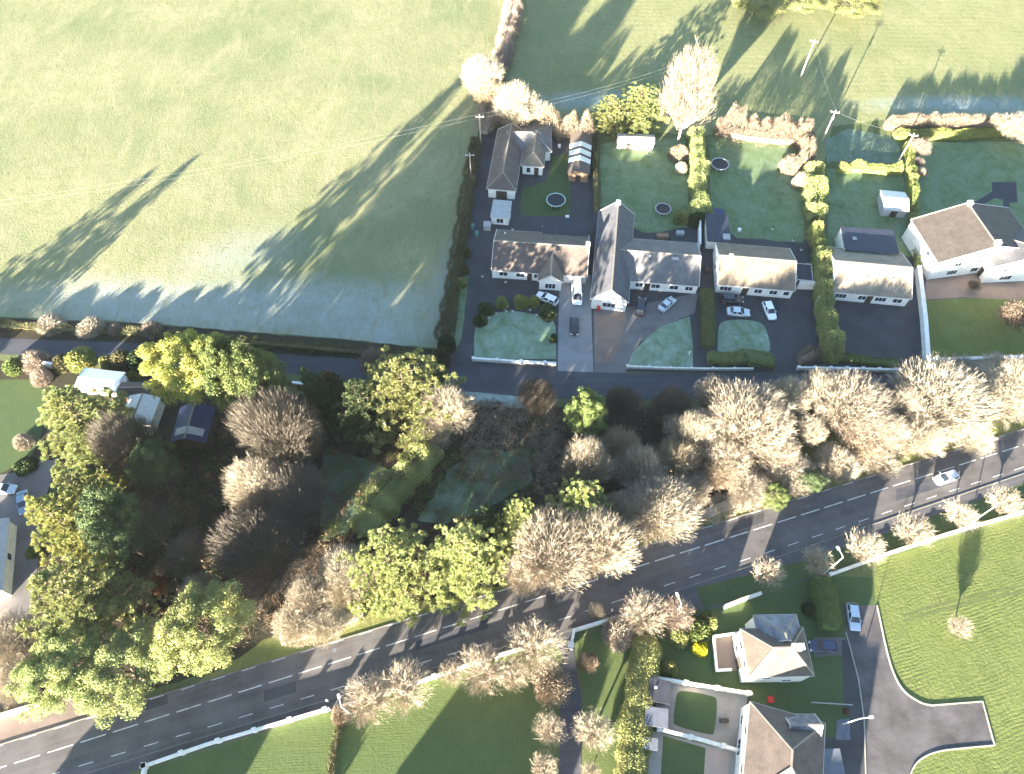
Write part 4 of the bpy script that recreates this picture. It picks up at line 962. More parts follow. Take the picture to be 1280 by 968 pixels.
def broad_var(key, R, H, leaf, seed, nc=160, nl=235, ls=.165, base=.22, cr=(.11, .20)):
    global rng; rng = np.random.default_rng(seed); Q = []
    zc = H*(base+(1-base)/2); hz = H*(1-base)/2
    lobes = rdir(9)*rng.uniform(.12, .34, (9, 1))
    for i in range(nc):
        d = rdir(1)[0]
        if d[2] < -.5: d[2] *= -1
        bumpy = 1+sum(max(0, float(d@unit(l[None])[0])-.55)*np.linalg.norm(l)*2.2 for l in lobes)-.16
        f = rng.uniform(.62, 1.0)*bumpy*.86
        c = np.array([d[0]*R*f, d[1]*R*f, zc+d[2]*hz*f]); r = R*rng.uniform(*cr)
        m = int(nl*(r/(R*.15))**1.6); n = rdir(m); n[:, 2] = np.where(n[:, 2] < -.3, -n[:, 2], n[:, 2])
        C = c+n*(r*rng.uniform(.55, 1.08, (m, 1)))*np.array([1, 1, .85])
        A = unit(rdir(m)+n*.6+np.array([0,0,.25])); Q.append(cards(C, A, n+rdir(m)*.5, ls*rng.uniform(.8, 1.6, m), ls*rng.uniform(.45, .85, m), .55))
    segs = [([(0,0,0),(.1,.05,H*.3),(0,0,H*.7)], [R*.06, R*.05, .04])]
    for i in range(14):
        d = rdir(1)[0]; d[2] = abs(d[2])*.6+.3; e = np.array([0,0,H*.3])+d*np.array([R*.7, R*.7, hz])
        segs.append(([(0,0,H*rng.uniform(.2,.4)), tuple((np.array([0,0,H*.3])+e)/2), tuple(e)], [.13, .08, .03]))
    VAR[key] = dict(R=R, H=H, crown=quad_mesh('crown', np.concatenate(Q), leaf), trunk=limb_mesh('trunk', segs, 'bark', 5), zc=base+(1-base)/2)
def bare_var(key, R, H, twig, bark, seed, nl=34, ns=13, nt=24, base=.12, up=.55, tw=.045, tl=.95, fork=.18, fluff=34, leafcard=0):
    """leafless crown: limbs fan out of a low fork, then finer and finer twigs"""
    global rng; rng = np.random.default_rng(seed); segs = [([(0,0,0),(0,0,H*fork)], [R*.05+.03, R*.042+.02])]; Q = []
    zc = H*(base+(1-base)*.5); hz = H*(1-base)*.5; o = np.array([0, 0, H*fork*.9])
    for i in range(nl):
        u = (i+.5)/nl; ct = 1-u*1.45; st = math.sqrt(max(0, 1-ct*ct)); a = i*2.39996+rng.normal()*.2
        d = np.array([math.cos(a)*st, math.sin(a)*st, ct]); rr = rng.uniform(.55, 1.08)
        tip = np.array([d[0]*R*rr*.86, d[1]*R*rr*.86, zc+d[2]*hz*rr*.86])
        mid = o*.5+tip*.5; mid[2] += -.06*H*(1-ct)+.03*H; mid[:2] *= .92
        r0 = .05+.014*R
        segs.append(([tuple(o+rng.normal(size=3)*.05), tuple(mid), tuple(tip)], [r0, r0*.6, .02]))
        for j in range(ns):
            t = .30+.70*(j+rng.random())/ns
            p = (1-t)**2*o+2*t*(1-t)*mid+t*t*tip; ax = unit((tip-o)[None])[0]
            d2 = unit((ax*.8+rdir(1)[0]*.75+np.array([0,0,up*.3]))[None])[0]; L2 = R*rng.uniform(.16, .36)*(1.15-.4*t); q = p+d2*L2
            # keep within the crown
            e = np.array([q[0]/R, q[1]/R, (q[2]-zc)/hz]); ee = np.linalg.norm(e)
            if ee > 1.05: q = np.array([q[0]/ee, q[1]/ee, zc+(q[2]-zc)/ee])
            Q.append(cards(((p+q)/2)[None], unit((q-p)[None]), rdir(1), [np.linalg.norm(q-p)], [.07], .4))
            Q.append(cards(((p+q)/2)[None], unit((q-p)[None]), rdir(1), [np.linalg.norm(q-p)], [.07], .4))
            s = rng.random((nt, 1)); b = p+(q-p)*s; dd = unit(unit((q-p)[None])*.75+ax*.45+rdir(nt)*.62+np.array([0,0,up*.35]))
            ln = tl*rng.uniform(.5, 1.25, nt)*(R/6)**.4; Q.append(cards(b+dd*ln[:, None]/2, dd, rdir(nt), ln, np.full(nt, tw)*rng.uniform(.6, 1.3, nt), .35))
    # the finest twigs fill the whole crown, fanning out from the fork
    nf = int(fluff*R*R*H); d = rdir(nf); d[:, 2] = np.where(d[:, 2] < -.35, -d[:, 2], d[:, 2]); lb = rdir(16)
    bb = .66+.46*np.max(np.clip(d@lb.T-.62, 0, 1)*2.9, axis=1); f = rng.uniform(.25, 1.0, nf)**.55*bb*rng.uniform(.86, 1.06, nf)
    C = np.stack([d[:, 0]*R*f, d[:, 1]*R*f, zc+d[:, 2]*hz*f], 1); A = unit(unit(C-o)+rdir(nf)*.33+np.array([0,0,up*.25]))
    ln = tl*rng.uniform(.5, 1.2, nf)*(R/6)**.4; B_ = leafcard if leafcard else tw*.8
    Q.append(cards(C-A*ln[:, None]*.3, A, rdir(nf), ln, np.full(nf, B_)*rng.uniform(.6, 1.3, nf), .35))
    VAR[key] = dict(R=R, H=H, crown=quad_mesh('crown', np.concatenate(Q), twig), trunk=limb_mesh('trunk', segs, bark, 4), zc=base+(1-base)/2)
def bush_var(key, R, H, leaf, seed, n=2600, ln=.5, wd=.10, spiky=.8, lumps=7):
    global rng; rng = np.random.default_rng(seed); 
    d = rdir(n); d[:, 2] = np.abs(d[:, 2]); lb = rdir(lumps); lb[:, 2] = np.abs(lb[:, 2])
    b = 1+.28*np.max(np.clip(d@lb.T-.6, 0, 1)*2.2, axis=1)-.18; f = rng.uniform(.45, 1.0, n)**.5*b
    C = d*f[:, None]*np.array([R, R, H]); A = unit(d*spiky+rdir(n)*.6+np.array([0,0,.2]))
    seg = [([(0,0,0), (d[i,0]*R*.3, d[i,1]*R*.3, H*.35), (d[i,0]*R*.75, d[i,1]*R*.75, max(.2, d[i,2])*H*.8)], [.06, .04, .015]) for i in range(9)]
    VAR[key] = dict(R=R, H=H, crown=quad_mesh('foliage', cards(C, A, rdir(n), ln*rng.uniform(.6, 1.4, n), wd*rng.uniform(.6, 1.4, n), .5), leaf), trunk=limb_mesh('stems', seg, 'bark', 4), zc=.5, bush=True)

conifer_var('con_olive', 6, 12, 'leaf_olive', 11); conifer_var('con_olive2', 6, 13, 'leaf_olive', 12, nlev=15, bulge=1.2, nb=9)
conifer_var('con_gold', 6, 13, 'leaf_gold', 13, nlev=16, bulge=1.3); conifer_var('con_lime', 6, 12, 'leaf_lime', 14, nlev=13, nb=9, bulge=1.4)
conifer_var('con_lime2', 6, 12, 'leaf_lime', 15, nlev=13, nb=10, bulge=1.7); conifer_var('con_dark', 6, 12, 'leaf_dark', 16, nlev=14)
leafy('leaf_sun', (.33,.31,.085), .3, (.23,.26,.07), trans=.3); broad_var('bro_gold', 6, 11, 'leaf_sun', 21); broad_var('bro_green', 6, 11, 'leaf_green', 22); broad_var('bro_olive', 6, 10, 'leaf_olive', 23)  # leaf_sun carries the sunlit gold of the big evergreen's left crown
broad_var('bro_dark', 6, 11, 'leaf_dark', 24); broad_var('bro_lime', 6, 10, 'leaf_lime', 25, nc=110, cr=(.12,.22))
bare_var('bare_tan', 6, 11, 'twig_tan', 'pale_bark', 31, nl=44, ns=15, nt=26, fluff=42); bare_var('bare_tan2', 6, 10, 'twig_tan', 'pale_bark', 32, nl=48, ns=14, nt=28, up=.3)
bare_var('bare_grey', 6, 11, 'twig_grey', 'bark', 33, nl=38, ns=14, nt=24, fluff=60); bare_var('bare_pale', 5, 17, 'twig_beige', 'pale_bark', 34, nl=60, ns=15, nt=22, up=1.8, base=.05, fluff=24)
bare_var('bare_tan3', 6, 9, 'twig_tan', 'pale_bark', 44, nl=36, ns=15, nt=28, up=.7, fluff=36)
bare_var('bare_tan4', 6, 8, 'twig_brown', 'pale_bark', 45, nl=40, ns=13, nt=26, up=.4, fluff=40)
bare_var('round_pale', 3.4, 6.5, 'twig_pale', 'pale_bark', 35, nl=38, ns=9, nt=15, tw=.03, tl=.75, base=.2, fork=.3, fluff=26)
bare_var('round_pale2', 3.4, 6.2, 'twig_pale', 'pale_bark', 36, nl=34, ns=9, nt=16, tw=.03, tl=.8, base=.2, fork=.32, fluff=26)
bare_var('round_tan', 4.4, 7.5, 'twig_pale', 'pale_bark', 37, nl=40, ns=9, nt=15, tw=.032, tl=.85, base=.12, fork=.22, fluff=26)
bare_var('round_rosy', 3.4, 6, 'twig_rosy', 'pale_bark', 38, nl=38, ns=9, nt=18, tw=.04, tl=.7, base=.15, fork=.25, fluff=80)
bare_var('sparse_grey', 5, 9, 'twig_grey', 'pale_bark', 39, nl=26, ns=9, nt=14, tw=.05, fluff=24)
bare_var('beech_brown', 3, 5.5, 'leaf_brown', 'bark', 40, nl=40, ns=9, nt=22, tw=.12, tl=.32, base=.1, fork=.25, fluff=110)
bush_var('bush_green', 1.6, 2.0, 'leaf_green', 51, ln=.3, wd=.2); bush_var('bush_yellow', 1.6, 2.0, 'leaf_yellow', 52, ln=.22, wd=.16, lumps=2)
bush_var('bush_tan', 2.4, 2.4, 'twig_tan', 53, n=4200, ln=.7, wd=.06); bush_var('bush_brown', 2.4, 2.2, 'twig_brown', 54, n=4200, ln=.7, wd=.06)
bush_var('bush_lime', 1.8, 2.2, 'leaf_lime', 55, ln=.3, wd=.2); bush_var('bush_olive', 2.4, 2.4, 'scrub_mix', 56, n=4000, ln=.4, wd=.14)
bush_var('bush_dark', 2.2, 2.4, 'leaf_dark', 57, n=3000, ln=.35, wd=.2); bush_var('bush_gold', 1.8, 2.2, 'leaf_gold', 58, ln=.25, wd=.18, lumps=3)
bush_var('bush_rust', 1.8, 2.4, 'leaf_rust', 59, n=2000, ln=.4, wd=.12); bush_var('bush_rosy', 2.2, 2.2, 'twig_rosy', 60, n=3600, ln=.6, wd=.06)

def tree(key, px, py, r, H, label, name=None, cat=None, group=None, zc=None):
    v = VAR[key]; bush = v.get('bush'); hc = H*(zc if zc is not None else (v['zc'] if not bush else .5))
    x, y = G(px, py, hc); R = r/scale_at(py, hc)*(1.12 if key[:4] == 'bare' else 1.14 if key[:3] == 'con' else 1.03)
    nm = name or ('shrub' if bush else 'evergreen_tree' if key[:3] in ('con', 'bro') else 'bare_tree')
    root = empty(nm, (x, y, 0), label, cat or ('shrub' if bush else 'tree'), group, random.uniform(0, 6.28))
    s = R/v['R']; root.scale = (s*random.uniform(.96, 1.04), s*random.uniform(.96, 1.04), H/v['H'])
    mesh_obj('crown' if not bush else 'foliage', v['crown'], root); mesh_obj('trunk' if not bush else 'stems', v['trunk'], root)
    return root
T = tree
# --- evergreens of the left wood
T('bro_gold', 248, 462, 50, 19, 'sunlit left crown of the big evergreen, coloured golden green, above the blue shed roof')  # sunlit left of one evergreen mass put into golden leaves
T('bro_green', 318, 480, 50, 19, 'broad shaded right crown of the big evergreen, coloured dark green beside the golden one')  # shaded right of the same mass put into dark green leaves
T('con_olive', 106, 530, 60, 19, 'spreading olive conifer covering the caravan and grey outbuilding')
T('con_gold', 92, 662, 50, 21, 'bright yellow green conifer below the small shaded lawn')
T('bro_dark', 140, 664, 40, 18, 'dark leaved crown standing in for the shaded back of the bright yellow conifer')  # the yellow conifer's shaded back, painted as a dark leaved crown
T('con_olive2', 100, 752, 66, 20, 'star shaped olive conifer between the yellow conifer and the main road')
T('bro_olive', 78, 832, 52, 12, 'olive crown beside the sunny bank at the lower left')
T('bro_olive', 158, 840, 58, 11, 'olive evergreen overhanging the main road at the lower left')
T('bro_lime', 252, 790, 62, 15, 'light green evergreen standing between dark wood and road')
T('con_dark', 452, 512, 40, 17, 'dark conifer in shade left of the bright one by the lane')
T('con_lime2', 508, 495, 62, 18, 'bright yellow green conifer just below the lane')
T('con_lime2', 490, 712, 58, 18, 'left tree of the light green conifer pair hanging over the road')
T('con_lime', 582, 702, 58, 18, 'right tree of the light green conifer pair hanging over the road')
T('con_lime2', 648, 652, 26, 15, 'narrow green conifer right of the roadside pair')
T('con_dark', 612, 655, 28, 10, 'dark conifer behind the roadside pair at the frosty clearing')
T('con_lime2', 724, 634, 36, 15, 'yellow green conifer topping the tan thicket above the road')
T('bro_green', 731, 522, 29, 12, 'small dark green evergreen alone below the lane')
T('bro_dark', 1008, 600, 18, 5, 'low dark evergreen in the hollow between pale trees')
T('bro_green', 970, 618, 20, 5, 'small green ivy crown low in the pale thicket')
T('bro_dark', 545, 470, 18, 6, 'dim green shrubby tree at the lane corner near the first driveway')
# --- upper gardens
T('con_lime', 762, 143, 26, 9, 'left conifer of the yellow green group above the low white shed')
T('con_lime2', 800, 134, 34, 10, 'right conifer of the yellow green group beside the tall pale tree')
T('bro_lime', 945, 0, 36, 6, 'yellow green bush crown on the top edge, left one')
T('bro_lime', 1005, -4, 34, 6, 'yellow green bush crown on the top edge above the meadow pole')
T('bro_lime', 1070, 0, 36, 6, 'yellow green bush crown on the top edge, right one')
T('bare_pale', 862, 118, 33, 25, 'tall pale bare tree glowing in the sun at the top of the gardens')
T('bare_tan3', 604, 96, 24, 10, 'pale bare tree on the field corner above the corner pole')
T('bare_tan', 646, 132, 27, 11, 'tan bare tree on the corner hedge above the white outhouse')
T('bare_tan', 1275, 160, 24, 6, 'tan bare tree cut by the right edge beside the gold hedge')
T('round_rosy', 1150, 184, 14, 4, 'low pinkish bare bush right of the gold hedge pole')
T('round_rosy', 1152, 216, 8, 2, 'tiny pinkish round bush on the lawn below the pole'); T('round_rosy', 1147, 203, 9, 2, 'small pinkish round bush between pole and tiny bush')
T('beech_brown', 1268, 395, 22, 5, 'tan tree on the sunlit lawn in front of the two storey house')
T('beech_brown', 1218, 357, 9, 2.2, 'small tan shrub on the terrace of the two storey house')
T('bush_brown', 990, 205, 14, 3.5, 'brown shrub at the right side of the third back lawn'); T('bush_tan', 1000, 225, 10, 3, 'pale tan shrub leaning on the gold hedge of the third lawn')
T('bush_lime', 852, 270, 10, 2.6, 'round olive shrub right of the smaller trampoline'); T('bush_dark', 872, 272, 12, 3, 'dark shrub between the smaller trampoline and the blue roofed shed')
T('bush_brown', 848, 190, 12, 3, 'brown shrub at the top right of the middle lawn'); T('bush_tan', 852, 210, 8, 2.2, 'small tan shrub at the right side of the middle lawn')
for (px, py, r, k, lab) in [(628,377,9,'bush_lime','clipped olive ball shrub, left of the golden ones'),(651,376,11,'bush_gold','largest golden ball shrub before the first bungalow'),(668,376,8,'bush_gold','small golden ball shrub beside the white estate car'),
    (607,386,11,'bush_dark','dark shrub at the top left of the frosty lawn'),(600,400,9,'bush_dark','dark low shrub at the left side of the frosty lawn'),(683,388,12,'bush_dark','dark shrub below the white estate car'),(692,422,5,'bush_dark','tiny dark shrub at the right side of the frosty lawn'),
    (577,353,7,'bush_lime','round pale green shrub at the hedge by the dark driveway'),(580,336,6,'bush_olive','small olive shrub by the hedge above the round pale green one'),(585,316,5,'bush_olive','smallest olive shrub by the hedge near the teal bins'),
    (557,428,13,'bush_dark','dark green shrub at the foot of the field hedge'),(549,448,16,'bush_olive','dull olive shrub at the lane left of the first driveway')]:
    T(k, px, py, r, 2.2 if r < 12 else 2.8, lab)
T('bush_yellow', 877, 811, 11, 2.4, 'bright yellow round shrub beside the brown patio'); T('bush_lime', 838, 836, 10, 2.4, 'lime green shrub above the black garage')
T('bush_lime', 851, 793, 15, 3, 'left lime shrub of the cluster above the yellow shrub'); T('bush_green', 872, 786, 17, 3, 'middle green shrub of the cluster above the yellow shrub'); T('bush_lime', 888, 775, 12, 3, 'right lime shrub of the cluster above the yellow shrub')
T('bush_dark', 1012, 762, 9, 2, 'dim shrub on the villa lawn left of the dark hedge'); T('beech_brown', 1057, 890, 5, 1.5, 'tiny brown bush beside the pale rail fence')
# --- bare trees of the middle wood
mids = [('bare_grey',345,540,48,18,'grey brown bare tree at the top of the dark wood'),('bare_tan',325,605,38,12,'bare tree with sunlit tan left side in the middle of the wood'),
 ('bare_grey',368,628,42,11,'dim grey bare tree right of the sunlit tan one'),('bare_grey',330,690,56,12,'wide grey bare tree in the lower middle of the wood'),
 ('sparse_grey',205,612,36,9,'sparse grey bare tree right of the olive conifer'),('sparse_grey',188,665,36,11,'sparse bare tree in the shade below the blue shed'),
 ('bare_grey',162,562,36,17,'tall grey tan bare tree rising right of the olive conifer'),('sparse_grey',240,690,30,8,'thin dim bare tree in the darkest part of the wood'),('beech_brown',173,572,14,4,'small tan tree beside the white containers'),
 ('bare_tan',432,722,36,9,'tan bare tree left of the light green conifer pair'),('bare_tan2',372,778,26,6,'low tan bare tree above the lit piece of road verge'),('bare_tan2',408,780,24,5,'tan thicket tree on the verge left of the conifer pair'),
 ('bush_rust',196,730,11,4,'rusty orange shrub in the dark wood above the light green evergreen'),('bare_tan',250,740,24,7,'brown bare tree above the light green evergreen'),
 ('round_rosy',466,454,20,6,'reddish brown bare tree beside the lane left of the bright conifer'),('bare_tan',560,512,30,11,'pale tan bare tree right of the bright lane conifer'),
 ('bare_tan2',535,545,26,6,'tan thicket tree below the bright lane conifer'),('beech_brown',512,585,20,4,'brown leaved tree at the top of the ivy bank'),
 ('bare_grey',672,498,24,7,'dim bare tree at the lane edge left of the small dark evergreen'),('bare_grey',778,508,24,7,'grey bare tree at the lane edge right of the small dark evergreen'),
 ('bare_tan',735,578,30,12,'olive tan bare tree below the small dark evergreen'),('bare_grey',838,508,24,7,'greyish bare tree below the lane, left of the big pale group'),
 ('bare_tan',800,585,30,9,'tan bare tree left edge of the big pale group'),('bare_tan2',824,636,44,9,'large pale round bare tree at the road edge'),('bare_tan2',868,612,20,5,'small pale tree right of the large round one'),
 ('bare_tan',862,540,30,9,'tan bare tree above the large round one'),('bare_tan3',938,528,52,11,'biggest pale bare tree of the belt, upper middle'),('bare_tan2',905,575,28,7,'pale tree at the foot of the biggest pale one'),
 ('bare_tan3',1062,508,48,9,'wide pale bare tree in the belt below the low white wall with pillars'),('bare_tan2',1028,488,26,8,'pale bare tree left of the wide one near the lane'),('bare_tan',1102,540,30,8,'tan bare tree right of the dark hollow'),
 ('bare_tan3',1175,500,56,9,'huge pale bare tree below the right hand garden wall'),('bare_tan2',1150,545,28,7,'pale bare tree leaning towards the road right of the hollow'),('bare_tan2',1252,492,42,5.5,'pale bare tree at the right end of the belt'),
 ('bare_tan',1215,545,24,6,'low pale tree above the driving car'),('bare_tan2',1290,480,34,8,'pale bare tree cut by the right edge in the belt'),
 ('bare_tan2',935,612,26,5,'low tan bushy tree at the lower rim of the belt'),('bare_tan2',985,592,30,5,'low pale bushy tree before the hollow'),('bare_tan2',1045,578,24,4.5,'low pale bushy tree below the hollow'),('bare_tan2',1100,578,22,4,'lowest pale bushy tree near the kerb'),
 ('bare_tan3',690,690,50,13,'large tan bare crown below the yellow green conifer'),('bare_tan2',748,680,42,13,'tan bare crown above the kerb left of the white post'),('bare_tan',655,715,26,7,'tan bare tree touching the right conifer of the pair')]
mids += [('bro_dark',190,586,28,16,'added dark evergreen closing the field shadow beside the white containers'),('con_olive2',112,622,34,19,'added olive green conifer closing the field shadow behind the small shaded lawn'),('con_dark',395,498,26,17,'slim dark conifer by the lane between broad evergreen and dark conifer'),('bare_grey',380,555,28,11,'slim dim bare tree added as shadow caster at the left rim of the shaded clearing'),('bro_green',282,470,34,19,'middle evergreen crown added to fill the shadow gap between golden and broad green ones'),('bare_tan4',610,118,22,7,'tan bare tree right of the corner pole top, on the hedge line'),('bare_tan4',900,590,26,6,'brown thicket between large round tree and biggest crown'),('bare_tan3',895,500,28,8,'pale tree top at the lane edge left of the biggest crown'),('bare_tan4',845,575,26,8,'brown bare tree behind the large round one'),('bare_tan3',1010,540,20,6,'pale bare tree at the left rim of the dark hollow'),('bare_tan3',968,562,26,7,'pale bare tree below the biggest crown towards the kerb'),('bare_tan4',1075,556,24,5,'brown thicket at the right rim of the dark hollow'),('bare_tan3',770,642,26,8,'pale bare tree left of the large round one by the kerb'),('bare_tan4',775,560,24,8,'brown bare tree at the edge of the deep shade'),('bare_tan3',1130,548,26,6,'pale thicket between the road and the huge pale tree'),('bare_tan4',300,760,24,6,'brown bare tree left of the lit road verge'),('bare_tan3',390,745,26,8,'tan bare tree behind the lit road verge'),('bare_tan2',1150,474,22,6,'pale scrubby tree under the corner of the big garden wall'),('bare_tan2',1200,466,26,4,'pale scrubby tree along the foot of the right hand garden wall'),('bare_tan3',1248,464,26,3.5,'second pale scrubby tree along the foot of the right hand garden wall'),('bare_tan',1128,508,26,8,'tan bare tree between the wide pale crown and the huge one'),('bare_tan2',985,498,26,8,'pale bare tree between biggest crown and wide crown near the lane')]  # first two, slim dim bare tree and middle evergreen added to close field shadow
for k, px, py, r, H, lab in mids: T(k, px, py, r, H, lab)
# --- ornamental trees along the lower side of the road
low = [('round_tan',462,874,34,6.5,'leftmost pale bare tree on the old wall'),('round_tan',503,860,38,7,'second pale bare tree on the old wall from the left'),('round_pale',563,843,19,4.5,'smallest bare tree on the old wall'),
 ('round_tan',606,836,34,7,'pale bare tree in the middle of the old wall'),('round_tan',668,808,38,8,'largest bare tree by the entrance on the old wall'),('round_tan',640,842,22,5.5,'bare tree just inside the old wall below the largest one'),
 ('beech_brown',688,857,27,5,'dense tan leaved tree left of the entrance drive'),('beech_brown',734,829,14,4,'dense pinkish tree right of the entrance drive'),
 ('round_pale',687,912,23,5,'round bare tree left of the entrance drive'),('round_pale2',742,915,28,6,'round bare tree right of the entrance drive'),('round_pale',680,958,20,4.5,'bare tree at the bottom edge left of the drive'),('round_pale2',738,966,14,3.5,'bare tree at the bottom edge right of the drive'),
 ('sparse_grey',745,766,12,4,'thin pale sapling beside the angled entrance wall'),('bush_tan',772,790,22,3,'dim tan shrub behind the entrance wall'),('round_pale2',806,768,30,6,'pale bare tree at the right end of the entrance wall'),('round_rosy',842,766,24,6,'rosy bare tree right of the entrance wall beside the pale one'),
 ('round_pale',961,717,23,5.5,'first round pale tree on the verge by the villa'),('round_pale2',1021,702,21,5,'second round pale tree from the villa on the verge'),('round_pale',1081,685,28,6,'third and widest round pale tree on the verge'),
 ('round_pale2',1141,664,26,5.5,'fourth round pale tree on the verge, below the driving car'),('round_pale',1200,643,24,5.5,'fifth round pale tree on the verge'),('round_pale2',1255,627,22,5,'last round pale tree on the verge at the right edge'),
 ('round_pale',1200,785,17,3.6,'lone small round pale tree in the green crop'),('bush_brown',424,893,13,2.5,'brown shrub at the joint of white wall and old wall'),
 ('bare_tan2',12,800,34,6,'tan bare thicket at the left edge on the sunny bank'),('bare_tan2',20,850,28,4,'low tan scrub tree on the bank above the left road end')]
for k, px, py, r, H, lab in low: T(k, px, py, r, H, lab)
# --- bushes along the lane, left
for k, px, py, r, H, lab in [('bush_green',15,457,12,2.6,'clipped round green bush at the left edge by the lane'),('bush_rosy',42,450,16,2.8,'tan pink shrub right of the round green bush'),('bush_rosy',50,470,12,2.6,'small tan shrub below the tan pink one'),
   ('bush_gold',97,448,19,3.2,'yellow green shrub above the caravan'),('bush_olive',76,453,14,2.8,'olive shrub left of the yellow green one above the caravan'),('bush_gold',133,452,11,2.6,'small yellow shrub right of the caravan by the lane'),('bush_olive',152,450,16,3,'olive shrub between lane and red roofed shed end'),
   ('bush_dark',178,445,20,3.6,'dim green shrub left of the golden evergreen'),('bush_gold',166,470,8,2,'small bright shrub above the rusty roof strip'),('bush_tan',28,552,12,2,'small tan shrub at the shaded left lawn'),
   ('bush_tan',62,405,18,1.6,'leftmost tan tuft in the field bottom hedge'),('bush_tan',112,408,18,1.8,'second tan tuft in the field bottom hedge'),('bush_rosy',143,411,9,1.6,'small reddish tuft in the field bottom hedge'),('bush_rosy',188,411,13,1.8,'rightmost reddish tuft in the field bottom hedge'),
   ('bush_green',40,690,9,1.5,'low shrub at the edge of the left gravel drive'),('bush_dark',30,580,14,2,'dark shrub between left lawn and drive'),('bush_olive',410,480,22,3,'dull green bush above the dark wood beside the lane')]:
    T(k, px, py, r, H, lab)
# unseen tall trees beyond the left edge whose long shadows fall across the big field
for k, px, py, r, H, lab in [('con_olive',-119,470,34,11,'tall conifer beyond the left edge north of the wood'),('con_olive2',-200,500,46,11,'broad conifer beyond the left edge of the wood')]:
    T(k, px, py, r, H, lab)

# --- hedges and hedgerows
def hedge(label, px, wd, ht, leaf, style='leaf', dens=1.0, lump=.18, seed=1, name='hedge', zref=None, lw=1.4, core=True, ls=.16):
    g = np.random.default_rng(seed); pts = [Vector(p) for p in P(px, ht*.5 if zref is None else zref)]; O = pts[0]
    seg = [(pts[i+1]-pts[i]).length for i in range(len(pts)-1)]; tot = sum(seg); cum = np.concatenate([[0], np.cumsum(seg)])
    per = wd+2*ht; n = int(tot*per*(46 if style == 'leaf' else 24)*dens)
    s = g.random(n)*tot; idx = np.clip(np.searchsorted(cum, s)-1, 0, len(seg)-1)
    A = np.array([[p.x, p.y] for p in pts]); t = (s-cum[idx])/np.array(seg)[idx]
    D = A[idx+1]-A[idx]; D = D/np.linalg.norm(D, axis=1, keepdims=True); Nn = np.stack([-D[:, 1], D[:, 0]], 1)
    c = A[idx]+(A[idx+1]-A[idx])*t[:, None]
    nk = int(tot/lw)+3; kv = g.random((nk, 4)); ks = s/lw
    def lv(col): i = ks.astype(int); f = ks-i; f = f*f*(3-2*f); return kv[i, col]*(1-f)+kv[np.minimum(i+1, nk-1), col]*f
    hf = 1+lump*2*(lv(0)-.5); side = np.where(g.random(n) < .5, 0, 1)
    ph = g.random(n)*math.pi; q = g.uniform(.80, 1.06, n)
    cx = np.sign(np.cos(ph))*np.abs(np.cos(ph))**.6*wd/2*q*np.where(np.cos(ph) > 0, 1+lump*2*(lv(1)-.5), 1+lump*2*(lv(2)-.5)); cz = np.abs(np.sin(ph))**.6*ht*q*hf
    e = np.minimum(1, np.minimum(s, tot-s)/(wd*.5)+.35); cz *= e**.5; cx *= e**.5
    C = np.stack([c[:, 0]+Nn[:, 0]*cx-O.x, c[:, 1]+Nn[:, 1]*cx-O.y, np.maximum(cz, .1)], 1)
    out = np.stack([Nn[:, 0]*np.cos(ph), Nn[:, 1]*np.cos(ph), np.sin(ph)], 1); rd = unit(g.normal(size=(n, 3))); rd2 = unit(g.normal(size=(n, 3)))
    if style == 'leaf': V = cards(C, unit(rd+out*.5), rd2+out*.4, ls*g.uniform(.8, 1.5, n), ls*.6*g.uniform(.7, 1.4, n), .6)
    else: V = cards(C-out*.1, unit(rd*.6+out*.7+np.array([0,0,.35])), rd2, g.uniform(.4, 1.0, n), g.uniform(.03, .075, n), .4)
    if core:
        K = []
        for i in range(len(seg)):
            a, b = A[i]-[O.x, O.y], A[i+1]-[O.x, O.y]; d = (b-a)/np.linalg.norm(b-a); nn = np.array([-d[1], d[0]])*wd*(.33 if style == 'leaf' else .2)
            h1 = ht*(.72 if style == 'leaf' else .45)*(1-lump)
            for p, r2 in ((a, b),):
                q = [p-nn, r2-nn, r2+nn, p+nn]; z = lambda v, h: [v[0], v[1], h]
                K += [[z(q[0], h1), z(q[1], h1), z(q[2], h1), z(q[3], h1)], [z(q[0], 0), z(q[1], 0), z(q[1], h1), z(q[0], h1)], [z(q[2], 0), z(q[3], 0), z(q[3], h1), z(q[2], h1)], [z(q[3], 0), z(q[0], 0), z(q[0], h1), z(q[3], h1)], [z(q[1], 0), z(q[2], 0), z(q[2], h1), z(q[1], h1)]]
        V = np.concatenate([V, np.array(K)])
    o = mesh_obj(name, quad_mesh(name, V, leaf)); o.location = (O.x, O.y, 0); tag(o, label, 'hedge'); return o
hedge('tan bare hedge dividing the two upper fields', [(644,-30),(640,20),(630,60),(622,95),(616,130),(604,160)], 4.6, 3.6, 'twig_rosy', 'twig', 1.6, .4, 1)
hedge('dark scrubby hedge down the side of the big frosty field', [(596,170),(588,215),(580,270),(572,320),(563,370),(553,425)], 3.2, 2.2, 'scrub_mix', 'twig', 1.3, .3, 2)
hedge('tan hedge above the white outhouse and striped shed', [(612,128),(640,146),(675,152),(705,157),(745,160)], 5.0, 5.2, 'leaf_brown', 'twig', 1.8, .4, 3)
hedge('brown dotted hedge behind the shed on the left of the middle lawn', [(744,172),(744,215),(745,262)], 1.2, 1.8, 'scrub_mix', 'leaf', .8, .2, 4)
hedge('uneven green hedge between the second and third back lawns', [(868,165),(872,200),(874,235),(874,268)], 3.8, 3.6, 'leaf_olive', 'leaf', 1.2, .45, 5)
hedge('brown hedge along the top of the third back lawn', [(896,152),(930,160),(965,164),(1000,166),(1018,172)], 5.6, 5.4, 'leaf_brown', 'twig', 1.9, .4, 6)
